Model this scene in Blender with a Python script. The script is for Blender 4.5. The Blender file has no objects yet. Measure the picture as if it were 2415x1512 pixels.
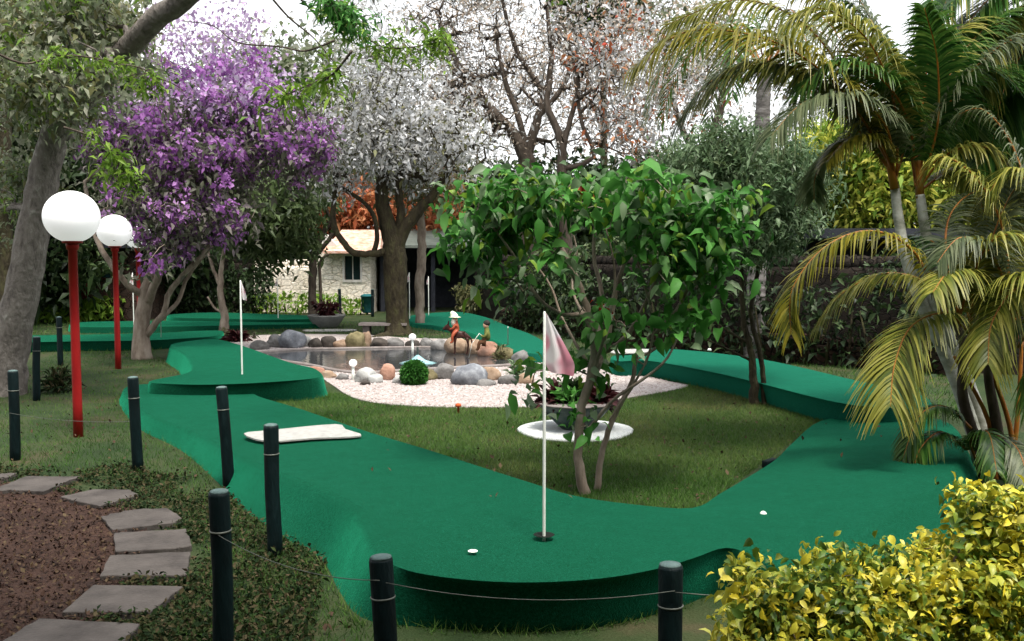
import bpy, bmesh, math, random
import numpy as np
from mathutils import Vector, Matrix
from mathutils.geometry import delaunay_2d_cdt
rng = np.random.default_rng(7)
random.seed(7)
scn = bpy.context.scene
COL = scn.collection

# ------------------------------------------------------------------ camera, sky, sun, exposure
FPX, PW, PH, HZ, EYE = 2270.0, 2415.0, 1512.0, 600.0, 1.7
PITCH = math.atan((PH / 2 - HZ) / FPX)
cd = bpy.data.cameras.new("camera"); cam = bpy.data.objects.new("camera", cd); COL.objects.link(cam)
cam.location = (0, 0, EYE); cam.rotation_euler = (math.pi / 2 - PITCH, 0, 0)
cd.sensor_width = 36; cd.lens = 36 * FPX / PW; cd.clip_start = 0.05; cd.clip_end = 2000
scn.camera = cam
SUN_EL, SUN_ROT = 68, 152          # degrees; soft high light from behind the viewpoint, an added unseen tree darkens the near ground
w = bpy.data.worlds.new("World"); scn.world = w; w.use_nodes = True
nt = w.node_tree; nt.nodes.clear()
sky = nt.nodes.new("ShaderNodeTexSky"); sky.sky_type = 'NISHITA'; sky.sun_disc = False
sky.sun_elevation = math.radians(SUN_EL); sky.sun_rotation = math.radians(SUN_ROT)
sky.air_density = 1.0; sky.dust_density = 3.0; sky.ozone_density = 1.0
hs = nt.nodes.new("ShaderNodeHueSaturation"); hs.inputs['Saturation'].default_value = 0.12; hs.inputs['Value'].default_value = 1.25
bg = nt.nodes.new("ShaderNodeBackground"); bg.inputs['Strength'].default_value = 0.15
wo = nt.nodes.new("ShaderNodeOutputWorld")
nt.links.new(sky.outputs[0], hs.inputs['Color']); nt.links.new(hs.outputs[0], bg.inputs[0]); nt.links.new(bg.outputs[0], wo.inputs[0])
sl = bpy.data.lights.new("sun", 'SUN'); so = bpy.data.objects.new("sun", sl); COL.objects.link(so)
sl.energy = 2.2; sl.angle = math.radians(12); sl.color = (1, 0.93, 0.82)
e, a = math.radians(SUN_EL), math.radians(SUN_ROT)
sdir = Vector((math.sin(a) * math.cos(e), math.cos(a) * math.cos(e), math.sin(e)))
so.rotation_euler = sdir.to_track_quat('Z', 'Y').to_euler()
scn.view_settings.view_transform = 'Standard'; scn.view_settings.look = 'None'; scn.view_settings.gamma = 1
scn.view_settings.exposure = 1.15
scn.cycles.max_bounces = 6; scn.cycles.diffuse_bounces = 3; scn.cycles.transmission_bounces = 3
scn.cycles.glossy_bounces = 2; scn.cycles.transparent_max_bounces = 4

# ------------------------------------------------------------------ helpers
CP, SP = math.cos(PITCH), math.sin(PITCH)
def ray(x, y):
    cx = (x - PW / 2) / FPX; cy = -(y - PH / 2) / FPX
    return np.array((cx, CP + cy * SP, -SP + cy * CP))
def P(x, y, z=0.0):
    d = ray(x, y); t = (z - EYE) / d[2]
    return np.array((d[0] * t, d[1] * t, z))
def Q(x, y, Y):
    d = ray(x, y); t = Y / d[1]
    return np.array((d[0] * t, Y, EYE + d[2] * t))
def DY(y): return P(PW / 2, y)[1]            # ground depth under an image row
def S(px, Y): return px * Y / FPX

def tagit(o, label=None, cat=None, group=None, kind=None):
    if label: o['label'] = label
    if cat: o['category'] = cat
    if group: o['group'] = group
    if kind: o['kind'] = kind
    return o
def thing(name, loc, label, cat, group=None, rz=0):
    o = bpy.data.objects.new(name, None); COL.objects.link(o); o.empty_display_size = 0.1
    o.location = tuple(float(v) for v in loc); o.rotation_euler = (0, 0, rz)
    return tagit(o, label, cat, group)
def link_mesh(name, me, mats, parent, smooth):
    for m in (mats if isinstance(mats, (list, tuple)) else [mats]):
        me.materials.append(m)
    if smooth:
        me.polygons.foreach_set('use_smooth', np.ones(len(me.polygons), bool))
    o = bpy.data.objects.new(name, me); COL.objects.link(o)
    if parent is not None: o.parent = parent
    return o
def mk(name, verts, faces, mats, parent=None, smooth=True, local=False, rnd=None, mi=None):
    """world-space verts; a parented mesh is stored relative to its parent's location"""
    v = np.asarray(verts, float).reshape(-1, 3)
    if parent is not None and not local: v = v - np.array(root_loc(parent))
    me = bpy.data.meshes.new(name)
    if isinstance(faces, np.ndarray):
        nf, k = faces.shape
        me.vertices.add(len(v)); me.vertices.foreach_set('co', v.astype(np.float32).ravel())
        me.loops.add(nf * k); me.loops.foreach_set('vertex_index', faces.astype(np.int32).ravel())
        me.polygons.add(nf); me.polygons.foreach_set('loop_start', np.arange(0, nf * k, k, dtype=np.int32))
        me.polygons.foreach_set('loop_total', np.full(nf, k, dtype=np.int32))
        me.update(calc_edges=True)
    else:
        me.from_pydata([tuple(p) for p in v], [], [tuple(int(i) for i in f) for f in faces]); me.update()
    if rnd is not None:
        at = me.attributes.new('rnd', 'FLOAT', 'FACE'); at.data.foreach_set('value', np.asarray(rnd, np.float32))
    if mi is not None:
        me.polygons.foreach_set('material_index', np.asarray(mi, np.int32))
    return link_mesh(name, me, mats, parent, smooth)
def root_loc(o):
    l = np.zeros(3)
    while o is not None:
        l = l + np.array(o.location); o = o.parent
    return l
def join(parts):
    V, F, n = [], [], 0
    for v, f in parts:
        V.append(np.asarray(v, float).reshape(-1, 3)); F += [tuple(i + n for i in q) for q in f]; n += len(V[-1])
    return np.concatenate(V), F
def spline(pts, n=8, closed=False):
    p = np.asarray(pts, float); m = len(p); out = []
    segs = m if closed else m - 1
    for i in range(segs):
        if closed: a, b, c, d = p[(i - 1) % m], p[i], p[(i + 1) % m], p[(i + 2) % m]
        else: a, b, c, d = p[max(i - 1, 0)], p[i], p[i + 1], p[min(i + 2, m - 1)]
        for k in range(n):
            t = k / n
            out.append(0.5 * (2 * b + (c - a) * t + (2 * a - 5 * b + 4 * c - d) * t * t + (3 * b - a - 3 * c + d) * t ** 3))
    if not closed: out.append(p[-1])
    return np.array(out)
def tube(pts, rad, sides=6, cap=True, wob=0.0):
    p = np.asarray(pts, float); n = len(p)
    r = np.broadcast_to(np.asarray(rad, float), (n,))
    t = np.gradient(p, axis=0); t /= np.linalg.norm(t, axis=1)[:, None] + 1e-9
    u = np.cross(t[0], (0, 0, 1.0)); 
    if np.linalg.norm(u) < 1e-3: u = np.array((1.0, 0, 0))
    u /= np.linalg.norm(u); V = []
    ang = np.linspace(0, 2 * math.pi, sides, endpoint=False)
    for i in range(n):
        u = u - t[i] * np.dot(u, t[i]); u /= np.linalg.norm(u) + 1e-9
        v = np.cross(t[i], u)
        rr = r[i] * (1 + wob * rng.standard_normal(sides)) if wob else r[i] * np.ones(sides)
        V.append(p[i] + (np.cos(ang) * rr)[:, None] * u + (np.sin(ang) * rr)[:, None] * v)
    V = np.concatenate(V); F = []
    for i in range(n - 1):
        for k in range(sides):
            a_, b_ = i * sides + k, i * sides + (k + 1) % sides
            F.append((a_, b_, b_ + sides, a_ + sides))
    if cap:
        F.append(tuple(range(sides))[::-1]); F.append(tuple((n - 1) * sides + k for k in range(sides)))
    return V, F
def lathe(prof, loc=(0, 0, 0), sides=24):
    ang = np.linspace(0, 2 * math.pi, sides, endpoint=False); V = []
    for r, z in prof:
        V.append(np.stack([r * np.cos(ang) + loc[0], r * np.sin(ang) + loc[1], np.full(sides, z + loc[2])], 1))
    V = np.concatenate(V); F = []
    for i in range(len(prof) - 1):
        for k in range(sides):
            a_, b_ = i * sides + k, i * sides + (k + 1) % sides
            F.append((a_, b_, b_ + sides, a_ + sides))
    F.append(tuple(range(sides))[::-1]); F.append(tuple((len(prof) - 1) * sides + k for k in range(sides)))
    return V, F
def box(c, s, rz=0.0):
    x, y, z = [q / 2 for q in s]
    v = np.array([(-x, -y, -z), (x, -y, -z), (x, y, -z), (-x, y, -z), (-x, -y, z), (x, -y, z), (x, y, z), (-x, y, z)])
    cz, sz = math.cos(rz), math.sin(rz)
    v = v @ np.array([[cz, sz, 0], [-sz, cz, 0], [0, 0, 1]]) + np.array(c)
    return v, [(0, 3, 2, 1), (4, 5, 6, 7), (0, 1, 5, 4), (1, 2, 6, 5), (2, 3, 7, 6), (3, 0, 4, 7)]
def bevel(o, wd=0.01, seg=2):
    m = o.modifiers.new('bevel', 'BEVEL'); m.width = wd; m.segments = seg; m.limit_method = 'ANGLE'; return o
def inside(px, py, poly):
    x, y = np.asarray(px), np.asarray(py); r = np.zeros(x.shape, bool); n = len(poly)
    for i in range(n):
        x0, y0 = poly[i][:2]; x1, y1 = poly[(i + 1) % n][:2]
        c = ((y0 > y) != (y1 > y)) & (x < (x1 - x0) * (y - y0) / (y1 - y0 + 1e-12) + x0)
        r ^= c
    return r
def vnoise(p, scale, seed=0):
    """cheap smooth 3-D noise in 0..1"""
    p = np.asarray(p, float) * scale; i = np.floor(p).astype(np.int64); f = p - i; f = f * f * (3 - 2 * f)
    def h(a_, b_, c_):
        n = (a_ * 374761393 + b_ * 668265263 + c_ * 2147483647 + seed * 974634777) & 0xffffffff
        n = ((n ^ (n >> 13)) * 1274126177) & 0xffffffff
        return ((n ^ (n >> 16)) & 0xffff) / 65535.0
    r = 0
    for dx in (0, 1):
        for dy in (0, 1):
            for dz in (0, 1):
                wgt = (f[:, 0] if dx else 1 - f[:, 0]) * (f[:, 1] if dy else 1 - f[:, 1]) * (f[:, 2] if dz else 1 - f[:, 2])
                r = r + wgt * h(i[:, 0] + dx, i[:, 1] + dy, i[:, 2] + dz)
    return r

# ------------------------------------------------------------------ materials
def lin(c):
    return tuple((v / 255 / 12.92) if v / 255 <= 0.04045 else ((v / 255 + 0.055) / 1.055) ** 2.4 for v in c)
def base_mat(name, rough=0.8, spec=0.3):
    m = bpy.data.materials.new(name); m.use_nodes = True
    b = m.node_tree.nodes['Principled BSDF']; b.inputs['Roughness'].default_value = rough
    b.inputs['Specular IOR Level'].default_value = spec
    return m, m.node_tree, b
def ramp(nt_, cols, pos=None, interp='LINEAR'):
    r = nt_.nodes.new('ShaderNodeValToRGB'); cr = r.color_ramp; cr.interpolation = interp
    while len(cr.elements) < len(cols): cr.elements.new(0.5)
    for i, c in enumerate(cols):
        cr.elements[i].position = pos[i] if pos else i / max(1, len(cols) - 1)
        cr.elements[i].color = (*c, 1)
    return r
def noisy(name, cols, scale=8, rough=0.85, bump=0.3, bscale=None, detail=6, dist=0.02, pos=None, spec=0.25, stretch=(1, 1, 1), warp=0.0, metal=0.0, sheen=0.0):
    m, t, b = base_mat(name, rough, spec); b.inputs['Metallic'].default_value = metal
    tc = t.nodes.new('ShaderNodeTexCoord'); mp = t.nodes.new('ShaderNodeMapping'); mp.inputs['Scale'].default_value = stretch
    t.links.new(tc.outputs['Object'], mp.inputs[0])
    n = t.nodes.new('ShaderNodeTexNoise'); n.inputs['Scale'].default_value = scale; n.inputs['Detail'].default_value = detail
    n.inputs['Roughness'].default_value = 0.65; n.inputs['Distortion'].default_value = warp
    t.links.new(mp.outputs[0], n.inputs['Vector'])
    r = ramp(t, cols, pos or [0.3 + 0.4 * i / max(1, len(cols) - 1) for i in range(len(cols))])
    t.links.new(n.outputs[0], r.inputs[0]); t.links.new(r.outputs[0], b.inputs['Base Color'])
    if bump:
        n2 = t.nodes.new('ShaderNodeTexNoise'); n2.inputs['Scale'].default_value = bscale or scale * 4; n2.inputs['Detail'].default_value = 5
        t.links.new(mp.outputs[0], n2.inputs['Vector'])
        bp = t.nodes.new('ShaderNodeBump'); bp.inputs['Strength'].default_value = bump; bp.inputs['Distance'].default_value = dist
        t.links.new(n2.outputs[0], bp.inputs['Height']); t.links.new(bp.outputs[0], b.inputs['Normal'])
    return m
def leafy(name, cols, rough=0.5, trans=0.3, spec=0.3, pos=None):
    """leaf material: one colour per leaf from the face attribute rnd, with light passing through"""
    m, t, b = base_mat(name, rough, spec)
    at = t.nodes.new('ShaderNodeAttribute'); at.attribute_name = 'rnd'
    r = ramp(t, cols, pos); t.links.new(at.outputs['Fac'], r.inputs[0]); t.links.new(r.outputs[0], b.inputs['Base Color'])
    tl = t.nodes.new('ShaderNodeBsdfTranslucent'); t.links.new(r.outputs[0], tl.inputs[0])
    mx = t.nodes.new('ShaderNodeMixShader'); mx.inputs[0].default_value = trans
    out = t.nodes['Material Output']
    t.links.new(b.outputs[0], mx.inputs[1]); t.links.new(tl.outputs[0], mx.inputs[2]); t.links.new(mx.outputs[0], out.inputs[0])
    return m
def stone_wall_mat(name, cols, scale=3.2, mortar=(0.03, 0.027, 0.024), stretch=(1, 1, 1.7), low=None):
    m, t, b = base_mat(name, 0.92, 0.15)
    tc = t.nodes.new('ShaderNodeTexCoord'); mp = t.nodes.new('ShaderNodeMapping'); mp.inputs['Scale'].default_value = stretch
    t.links.new(tc.outputs['Object'], mp.inputs[0])
    wn = t.nodes.new('ShaderNodeTexNoise'); wn.inputs['Scale'].default_value = 2.5
    t.links.new(mp.outputs[0], wn.inputs['Vector'])
    ad = t.nodes.new('ShaderNodeMixRGB'); ad.blend_type = 'ADD'; ad.inputs[0].default_value = 0.25
    t.links.new(mp.outputs[0], ad.inputs[1]); t.links.new(wn.outputs['Color'], ad.inputs[2])
    v = t.nodes.new('ShaderNodeTexVoronoi'); v.inputs['Scale'].default_value = scale
    v2 = t.nodes.new('ShaderNodeTexVoronoi'); v2.feature = 'DISTANCE_TO_EDGE'; v2.inputs['Scale'].default_value = scale
    t.links.new(ad.outputs[0], v.inputs['Vector']); t.links.new(ad.outputs[0], v2.inputs['Vector'])
    r = ramp(t, cols); t.links.new(v.outputs['Color'], r.inputs[0])
    n = t.nodes.new('ShaderNodeTexNoise'); n.inputs['Scale'].default_value = 14; t.links.new(mp.outputs[0], n.inputs['Vector'])
    mu = t.nodes.new('ShaderNodeMixRGB'); mu.blend_type = 'MULTIPLY'; mu.inputs[0].default_value = 0.7
    rr = ramp(t, [(0.45,) * 3, (1.25,) * 3], [0.3, 0.7]); t.links.new(n.outputs[0], rr.inputs[0])
    t.links.new(r.outputs[0], mu.inputs[1]); t.links.new(rr.outputs[0], mu.inputs[2])
    er = ramp(t, [(0,) * 3, (1,) * 3], [0.01, 0.06]); t.links.new(v2.outputs[0], er.inputs[0])
    mm = t.nodes.new('ShaderNodeMixRGB'); mm.inputs[1].default_value = (*mortar, 1)
    t.links.new(er.outputs[0], mm.inputs[0]); t.links.new(mu.outputs[0], mm.inputs[2])
    t.links.new(mm.outputs[0], b.inputs['Base Color'])
    bp = t.nodes.new('ShaderNodeBump'); bp.inputs['Strength'].default_value = 0.8; bp.inputs['Distance'].default_value = 0.04
    t.links.new(er.outputs[0], bp.inputs['Height']); t.links.new(bp.outputs[0], b.inputs['Normal'])
    return m

M = {}
G = lambda *c: lin(c)
def carpet_mat(name, c1, c2, c3):
    m = noisy(name, [c1, c2, c3], scale=75, rough=0.95, bump=0.7, bscale=150, dist=0.008, spec=0.05, detail=6)
    b = m.node_tree.nodes['Principled BSDF']; b.inputs['Sheen Weight'].default_value = .48; b.inputs['Sheen Roughness'].default_value = .36; b.inputs['Sheen Tint'].default_value = (.03, .62, .34, 1)
    t = m.node_tree; tc = t.nodes.new('ShaderNodeTexCoord'); n = t.nodes.new('ShaderNodeTexNoise'); n.inputs['Scale'].default_value = 7; n.inputs['Detail'].default_value = 12; n.inputs['Roughness'].default_value = .9; t.links.new(tc.outputs['Object'], n.inputs['Vector'])
    r = ramp(t, [(.02, .42, .21), (.03, .58, .31), (.06, .74, .43)], [.34, .5, .66]); t.links.new(n.outputs[0], r.inputs[0]); t.links.new(r.outputs[0], b.inputs['Sheen Tint'])
    return m
M['carpet'] = carpet_mat('green_felt', (0.0008, 0.026, 0.011), (0.0025, 0.047, 0.023), (0.006, 0.074, 0.042))
M['carpet_teal'] = carpet_mat('teal_felt', (0.003, 0.055, 0.032), (0.005, 0.075, 0.046), (0.010, 0.10, 0.065))
M['lawn'] = noisy('lawn_soil', [(0.009, 0.020, 0.004), (0.017, 0.036, 0.008), (0.032, 0.044, 0.014), (0.060, 0.048, 0.024)], scale=1.3, bump=0.6, bscale=60, dist=0.03, detail=8)
M['dirt'] = noisy('leaf_strewn_dirt', [(0.020, 0.009, 0.0055), (0.036, 0.017, 0.011), (0.052, 0.026, 0.017)], scale=2.2, bump=0.9, bscale=50, dist=0.03, detail=9)
M['gravel'] = noisy('pale_pink_gravel', [(0.15, 0.12, 0.11), (0.31, 0.27, 0.255), (0.40, 0.365, 0.35)], scale=9, bump=0.8, bscale=90, dist=0.02, detail=10, pos=[0.25, 0.42, 0.68])
M['white'] = noisy('white_mat', [(0.26, 0.26, 0.245), (0.38, 0.38, 0.36)], scale=20, bump=0.3, rough=0.8)
M['whitepaint'] = noisy('white_paint', [(0.62, 0.66, 0.60), (0.8, 0.82, 0.78)], scale=6, bump=0.05, rough=0.4)
M['stone'] = noisy('grey_slab', [(0.036, 0.031, 0.029), (0.066, 0.058, 0.053), (0.09, 0.079, 0.073)], scale=5, bump=0.6, bscale=45, dist=0.012, detail=9)
M['post'] = noisy('dark_green_paint', [(0.001, 0.004, 0.0045), (0.002, 0.009, 0.010), (0.005, 0.016, 0.017)], scale=9, bump=0.5, bscale=40, rough=0.6, spec=.15, stretch=(1, 1, .3))
M['postcap'] = noisy('pale_post_end', [(0.06, 0.10, 0.10), (0.13, 0.19, 0.18)], scale=14, bump=0.3)  # post tops coloured paler than the shafts
M['wire'] = noisy('galvanised_wire', [(0.08, 0.09, 0.08), (0.15, 0.16, 0.14)], scale=10, bump=0, rough=0.5, metal=0.3)
M['red'] = noisy('red_paint', [(0.16, 0.006, 0.008), (0.26, 0.010, 0.010), (0.34, 0.016, 0.010)], scale=4, bump=0.15, rough=0.42, stretch=(1, 1, .3))
m, t, b = base_mat('glowing_globe', 0.35, 0.4); b.inputs['Base Color'].default_value = (0.85, 0.85, 0.86, 1)
b.inputs['Emission Color'].default_value = (1, 0.99, 0.98, 1); b.inputs['Emission Strength'].default_value = 0.22; M['globe'] = m
M['bark_grey'] = noisy('pale_mottled_bark', [(0.06, 0.052, 0.047), (0.14, 0.122, 0.108), (0.19, 0.17, 0.15), (0.40, 0.39, 0.36)], scale=11, bump=0.9, bscale=22, dist=0.04, stretch=(1, 1, .55), detail=9, pos=[.3, .45, .6, .76])
M['bark_dark'] = noisy('dark_mossy_bark', [(0.012, 0.009, 0.005), (0.035, 0.028, 0.014), (0.055, 0.055, 0.02)], scale=9, bump=1, bscale=24, dist=0.05, stretch=(1, 1, .35))
M['bark_pale'] = noisy('pale_thin_bark', [(0.12, 0.09, 0.07), (0.24, 0.19, 0.15), (0.34, 0.29, 0.24)], scale=9, bump=0.5, bscale=30, stretch=(1, 1, .4))
M['bark_brown'] = noisy('brown_bark', [(0.030, 0.022, 0.016), (0.065, 0.050, 0.038), (0.11, 0.088, 0.07)], scale=9, bump=0.6, stretch=(1, 1, .4))
M['palm_stem'] = noisy('grey_palm_stem', [(0.14, 0.15, 0.11), (0.36, 0.37, 0.32), (0.56, 0.57, 0.54)], scale=5, bump=0.3, stretch=(1, 1, 1.5))
M['petiole'] = noisy('orange_petiole', [(0.16, 0.05, 0.008), (0.30, 0.11, 0.015), (0.22, 0.16, 0.02)], scale=4, bump=0.1, rough=0.45)

L = {}
L['purple_leaf'] = leafy('dark_leaf', [(0.03, 0.042, 0.022), (0.07, 0.085, 0.045), (0.12, 0.11, 0.09), (0.20, 0.16, 0.19)])
L['purple'] = leafy('purple_flower', [(0.17, 0.055, 0.21), (0.30, 0.11, 0.36), (0.43, 0.20, 0.50), (0.58, 0.38, 0.63)], trans=0.4)
L['lilac'] = leafy('pale_lilac_flower', [(0.24, 0.16, 0.28), (0.42, 0.30, 0.48), (0.58, 0.50, 0.62)], trans=0.4)
L['grey'] = leafy('grey_green_leaf', [(0.07, 0.10, 0.05), (0.15, 0.19, 0.10), (0.26, 0.28, 0.19), (0.42, 0.41, 0.34)], trans=0.42)
L['silver'] = leafy('silver_leaf', [(0.12, 0.11, 0.09), (0.32, 0.32, 0.30), (0.56, 0.57, 0.58), (0.78, 0.79, 0.82)], trans=0.48)
L['tan'] = leafy('tan_dry_leaf', [(0.16, 0.12, 0.08), (0.34, 0.28, 0.21), (0.54, 0.43, 0.34), (0.72, 0.66, 0.60)], trans=0.48)
L['green'] = leafy('broad_green_leaf', [(0.012, 0.06, 0.008), (0.035, 0.14, 0.02), (0.08, 0.26, 0.045), (0.20, 0.42, 0.13)], trans=0.4, rough=0.55, spec=0.2)
L['soft'] = leafy('soft_green_leaf', [(0.04, 0.08, 0.035), (0.09, 0.16, 0.07), (0.17, 0.25, 0.13), (0.26, 0.33, 0.22)], trans=0.4)
L['lime'] = leafy('lime_leaf', [(0.07, 0.15, 0.014), (0.15, 0.27, 0.03), (0.27, 0.40, 0.06)], trans=0.4)
L['yellow'] = leafy('yellow_leaf', [(0.06, 0.13, 0.02), (0.22, 0.32, 0.04), (0.50, 0.52, 0.08), (0.74, 0.66, 0.16)], trans=0.45)
L['hedge'] = leafy('variegated_leaf', [(0.022, 0.055, 0.010), (0.10, 0.18, 0.024), (0.38, 0.41, 0.05), (0.72, 0.59, 0.04), (0.60, 0.62, 0.18)], trans=0.25, rough=0.4)
L['dark'] = leafy('deep_green_leaf', [(0.006, 0.014, 0.005), (0.016, 0.034, 0.011), (0.034, 0.062, 0.02), (0.065, 0.105, 0.038)], trans=0.2)
L['mid'] = leafy('mid_green_leaf', [(0.018, 0.035, 0.012), (0.04, 0.07, 0.022), (0.08, 0.12, 0.04), (0.12, 0.15, 0.07)], trans=0.3)
L['olive'] = leafy('olive_leaf', [(0.05, 0.06, 0.02), (0.10, 0.11, 0.04), (0.17, 0.17, 0.07), (0.24, 0.21, 0.12)], trans=0.35)
L['orange'] = leafy('orange_leaf', [(0.22, 0.05, 0.02), (0.36, 0.11, 0.04), (0.45, 0.22, 0.10), (0.40, 0.03, 0.02)], trans=0.4)
L['redleaf'] = leafy('red_bract', [(0.40, 0.03, 0.012), (0.55, 0.07, 0.03)], trans=0.3)
L['maroon'] = leafy('maroon_leaf', [(0.018, 0.004, 0.005), (0.045, 0.008, 0.010), (0.07, 0.02, 0.02)], trans=0.15)
L['palm_green'] = leafy('palm_green_frond', [(0.012, 0.05, 0.008), (0.03, 0.10, 0.014), (0.07, 0.15, 0.025), (0.16, 0.24, 0.05)], trans=0.35, rough=0.4)
L['palm_yellow'] = leafy('palm_yellow_frond', [(0.05, 0.085, 0.012), (0.15, 0.17, 0.025), (0.29, 0.28, 0.05), (0.42, 0.40, 0.14)], trans=0.35, rough=0.4)
L['palm_gold'] = leafy('palm_gold_frond', [(0.05, 0.06, 0.006), (0.12, 0.125, 0.012), (0.23, 0.20, 0.02), (0.34, 0.31, 0.06)], trans=0.4, rough=0.4)
L['palm_soft'] = leafy('palm_olive_frond', [(0.03, 0.05, 0.02), (0.08, 0.11, 0.05), (0.15, 0.18, 0.09), (0.2, 0.22, 0.13)], trans=0.35, rough=0.45)
L['grass'] = leafy('grass_blade', [(0.022, 0.062, 0.010), (0.046, 0.110, 0.020), (0.078, 0.155, 0.034), (0.125, 0.180, 0.052), (0.18, 0.16, 0.07)], trans=0.25, rough=.85, spec=.08)
L['litter'] = leafy('fallen_leaf', [(0.016, 0.007, 0.0045), (0.028, 0.012, 0.008), (0.042, 0.019, 0.012), (0.055, 0.030, 0.015), (0.075, 0.052, 0.024)], trans=0.05, rough=0.8)
L['weed'] = leafy('low_weed_leaf', [(0.006, 0.014, 0.005), (0.014, 0.030, 0.010), (0.028, 0.052, 0.015), (0.055, 0.048, 0.022), (0.09, 0.07, 0.04)], trans=0.2, rough=.8, spec=.1)

# ------------------------------------------------------------------ foliage, branches
def leaves(name, C, size, mat, parent=None, asp=0.45, up=0.6, droop=0.25, seed=0, jit=0.35, rnd=None, dirs=None, fine=False, rounded=False):
    r = np.random.default_rng(seed + 11); C = np.asarray(C, float); n = len(C)
    if n == 0: return None
    d = r.standard_normal((n, 3)); d[:, 2] -= 0.15
    if dirs is not None: d = d * 0.5 + dirs
    d /= np.linalg.norm(d, axis=1)[:, None] + 1e-9
    nn = r.standard_normal((n, 3)) * 0.7; nn[:, 2] += up
    s = np.cross(d, nn); s /= np.linalg.norm(s, axis=1)[:, None] + 1e-9
    nn = np.cross(s, d); nn[nn[:, 2] < 0] *= -1
    L_ = (size * (1 + jit * r.standard_normal(n)).clip(0.4, 1.8))[:, None]; W_ = L_ * asp * 0.5
    mid = C + d * L_ * 0.48; tip = C + d * L_; tip[:, 2:] -= L_ * droop
    if rnd is None: rnd = r.random(n)
    if rounded:
        cu = nn * L_ * .10; m1 = C + d * L_ * .30 + cu; m2 = C + d * L_ * .66 + cu; m2[:, 2:] -= L_ * droop * .4; lf = nn * W_ * .35
        V = np.stack([C, m1 + s * W_ * .9 + lf, m1, m1 - s * W_ * .9 + lf, m2 + s * W_ * .85 + lf, m2, m2 - s * W_ * .85 + lf, tip], 1).reshape(-1, 3)
        F = (np.array([[0, 1, 2], [0, 2, 3], [1, 4, 2], [2, 4, 5], [2, 5, 3], [3, 5, 6], [4, 7, 5], [5, 7, 6]])[None] + 8 * np.arange(n)[:, None, None]).reshape(-1, 3); k = 8
    elif fine:
        V = np.stack([C, mid + s * W_ + nn * W_ * .3, tip, mid - s * W_ + nn * W_ * .3], 1).reshape(-1, 3)
        F = (np.array([[0, 1, 2], [0, 2, 3]])[None] + 4 * np.arange(n)[:, None, None]).reshape(-1, 3); k = 2
    else:
        V = np.stack([C, mid + s * W_ + nn * W_ * .35, mid, mid - s * W_ + nn * W_ * .35, tip,], 1).reshape(-1, 3)
        F = (np.array([[0, 1, 2], [0, 2, 3], [2, 1, 4], [2, 4, 3]])[None] + 5 * np.arange(n)[:, None, None]).reshape(-1, 3); k = 4
    return mk(name, V, F, mat, parent, smooth=False, rnd=np.repeat(rnd, k))

def grow(limbs, targets, r_tip=0.006, step=0.3, seed=0, rmax=None, jit=0.10):
    """limbs: list of (points, radii) laid down first; every target is then joined to the nearest node"""
    r = np.random.default_rng(seed + 5)
    pos, par, rad = [], [], []
    for pts, rr in limbs:
        p = spline(pts, 5); q = spline([(x, 0, 0) for x in rr], 5)[:, 0]
        prev = -1
        if pos:
            d = np.linalg.norm(np.array(pos) - p[0], axis=1); prev = int(d.argmin())
        for i in range(len(p)):
            pos.append(p[i] + (r.standard_normal(3) * q[i] * (.12 if q[i] < .12 else .03) if i else 0)); par.append(prev); rad.append(max(q[i], r_tip)); prev = len(pos) - 1
    nfix = len(pos)
    T = np.asarray(targets); base = np.array(pos[0])
    lowz = min(l[0][-1][2] for l in limbs)
    start = nfix // 4
    T = T[np.argsort(np.min(np.linalg.norm(T[:, None] - np.array(pos)[None, start:], axis=2), axis=1))]
    A = np.array(pos); ends = []
    for tt in T:
        d = np.linalg.norm(A[start:] - tt, axis=1) + 0.5 * np.maximum(0, A[start:, 2] - tt[2])
        j = int(d.argmin()) + start; a0 = A[j]; dist = np.linalg.norm(tt - a0); k = max(2, int(dist / step) + 1)
        up = np.array((0, 0, 0.12 * dist)); prev = j; new = []
        for i in range(1, k + 1):
            u = i / k; p = a0 * (1 - u) + tt * u + up * math.sin(math.pi * u) + (r.standard_normal(3) * jit * step if i < k else 0)
            new.append(p); par.append(prev); rad.append(None); prev = nfix_ = len(par) - 1
        A = np.concatenate([A, np.array(new)]); ends.append(prev)
    n = len(par); cnt = np.zeros(n)
    for e_ in ends: cnt[e_] += 1
    for i in range(n - 1, -1, -1):
        if par[i] >= 0: cnt[par[i]] += cnt[i]
    R = np.zeros(n)
    for i in range(n):
        R[i] = rad[i] if rad[i] is not None else r_tip * max(1, cnt[i]) ** 0.5
        if rad[i] is None and par[i] >= 0: R[i] = min(R[i], R[par[i]] * 0.85)
        R[i] = max(R[i], r_tip * .7)
    kids = [[] for _ in range(n)]
    for i in range(n):
        if par[i] >= 0: kids[par[i]].append(i)
    parts = []; stack = [(0, -1)]
    done = set()
    while stack:
        s0, pr = stack.pop(); chain = ([pr] if pr >= 0 else []) + [s0]; cur = s0
        while kids[cur]:
            nx = max(kids[cur], key=lambda q_: (q_ < nfix, R[q_]))
            for o_ in kids[cur]:
                if o_ != nx: stack.append((o_, cur))
            chain.append(nx); cur = nx
        if len(chain) > 1:
            rr = R[chain].copy()
            if pr >= 0: rr[0] = min(rr[0], rr[1] * 1.3)
            mx = rr.max(); parts.append(tube(A[chain], rr, 10 if mx > .08 else (6 if mx > .02 else 4), cap=mx > 0.02, wob=0.03 if mx > .05 else 0))
    return join(parts), A, R

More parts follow.
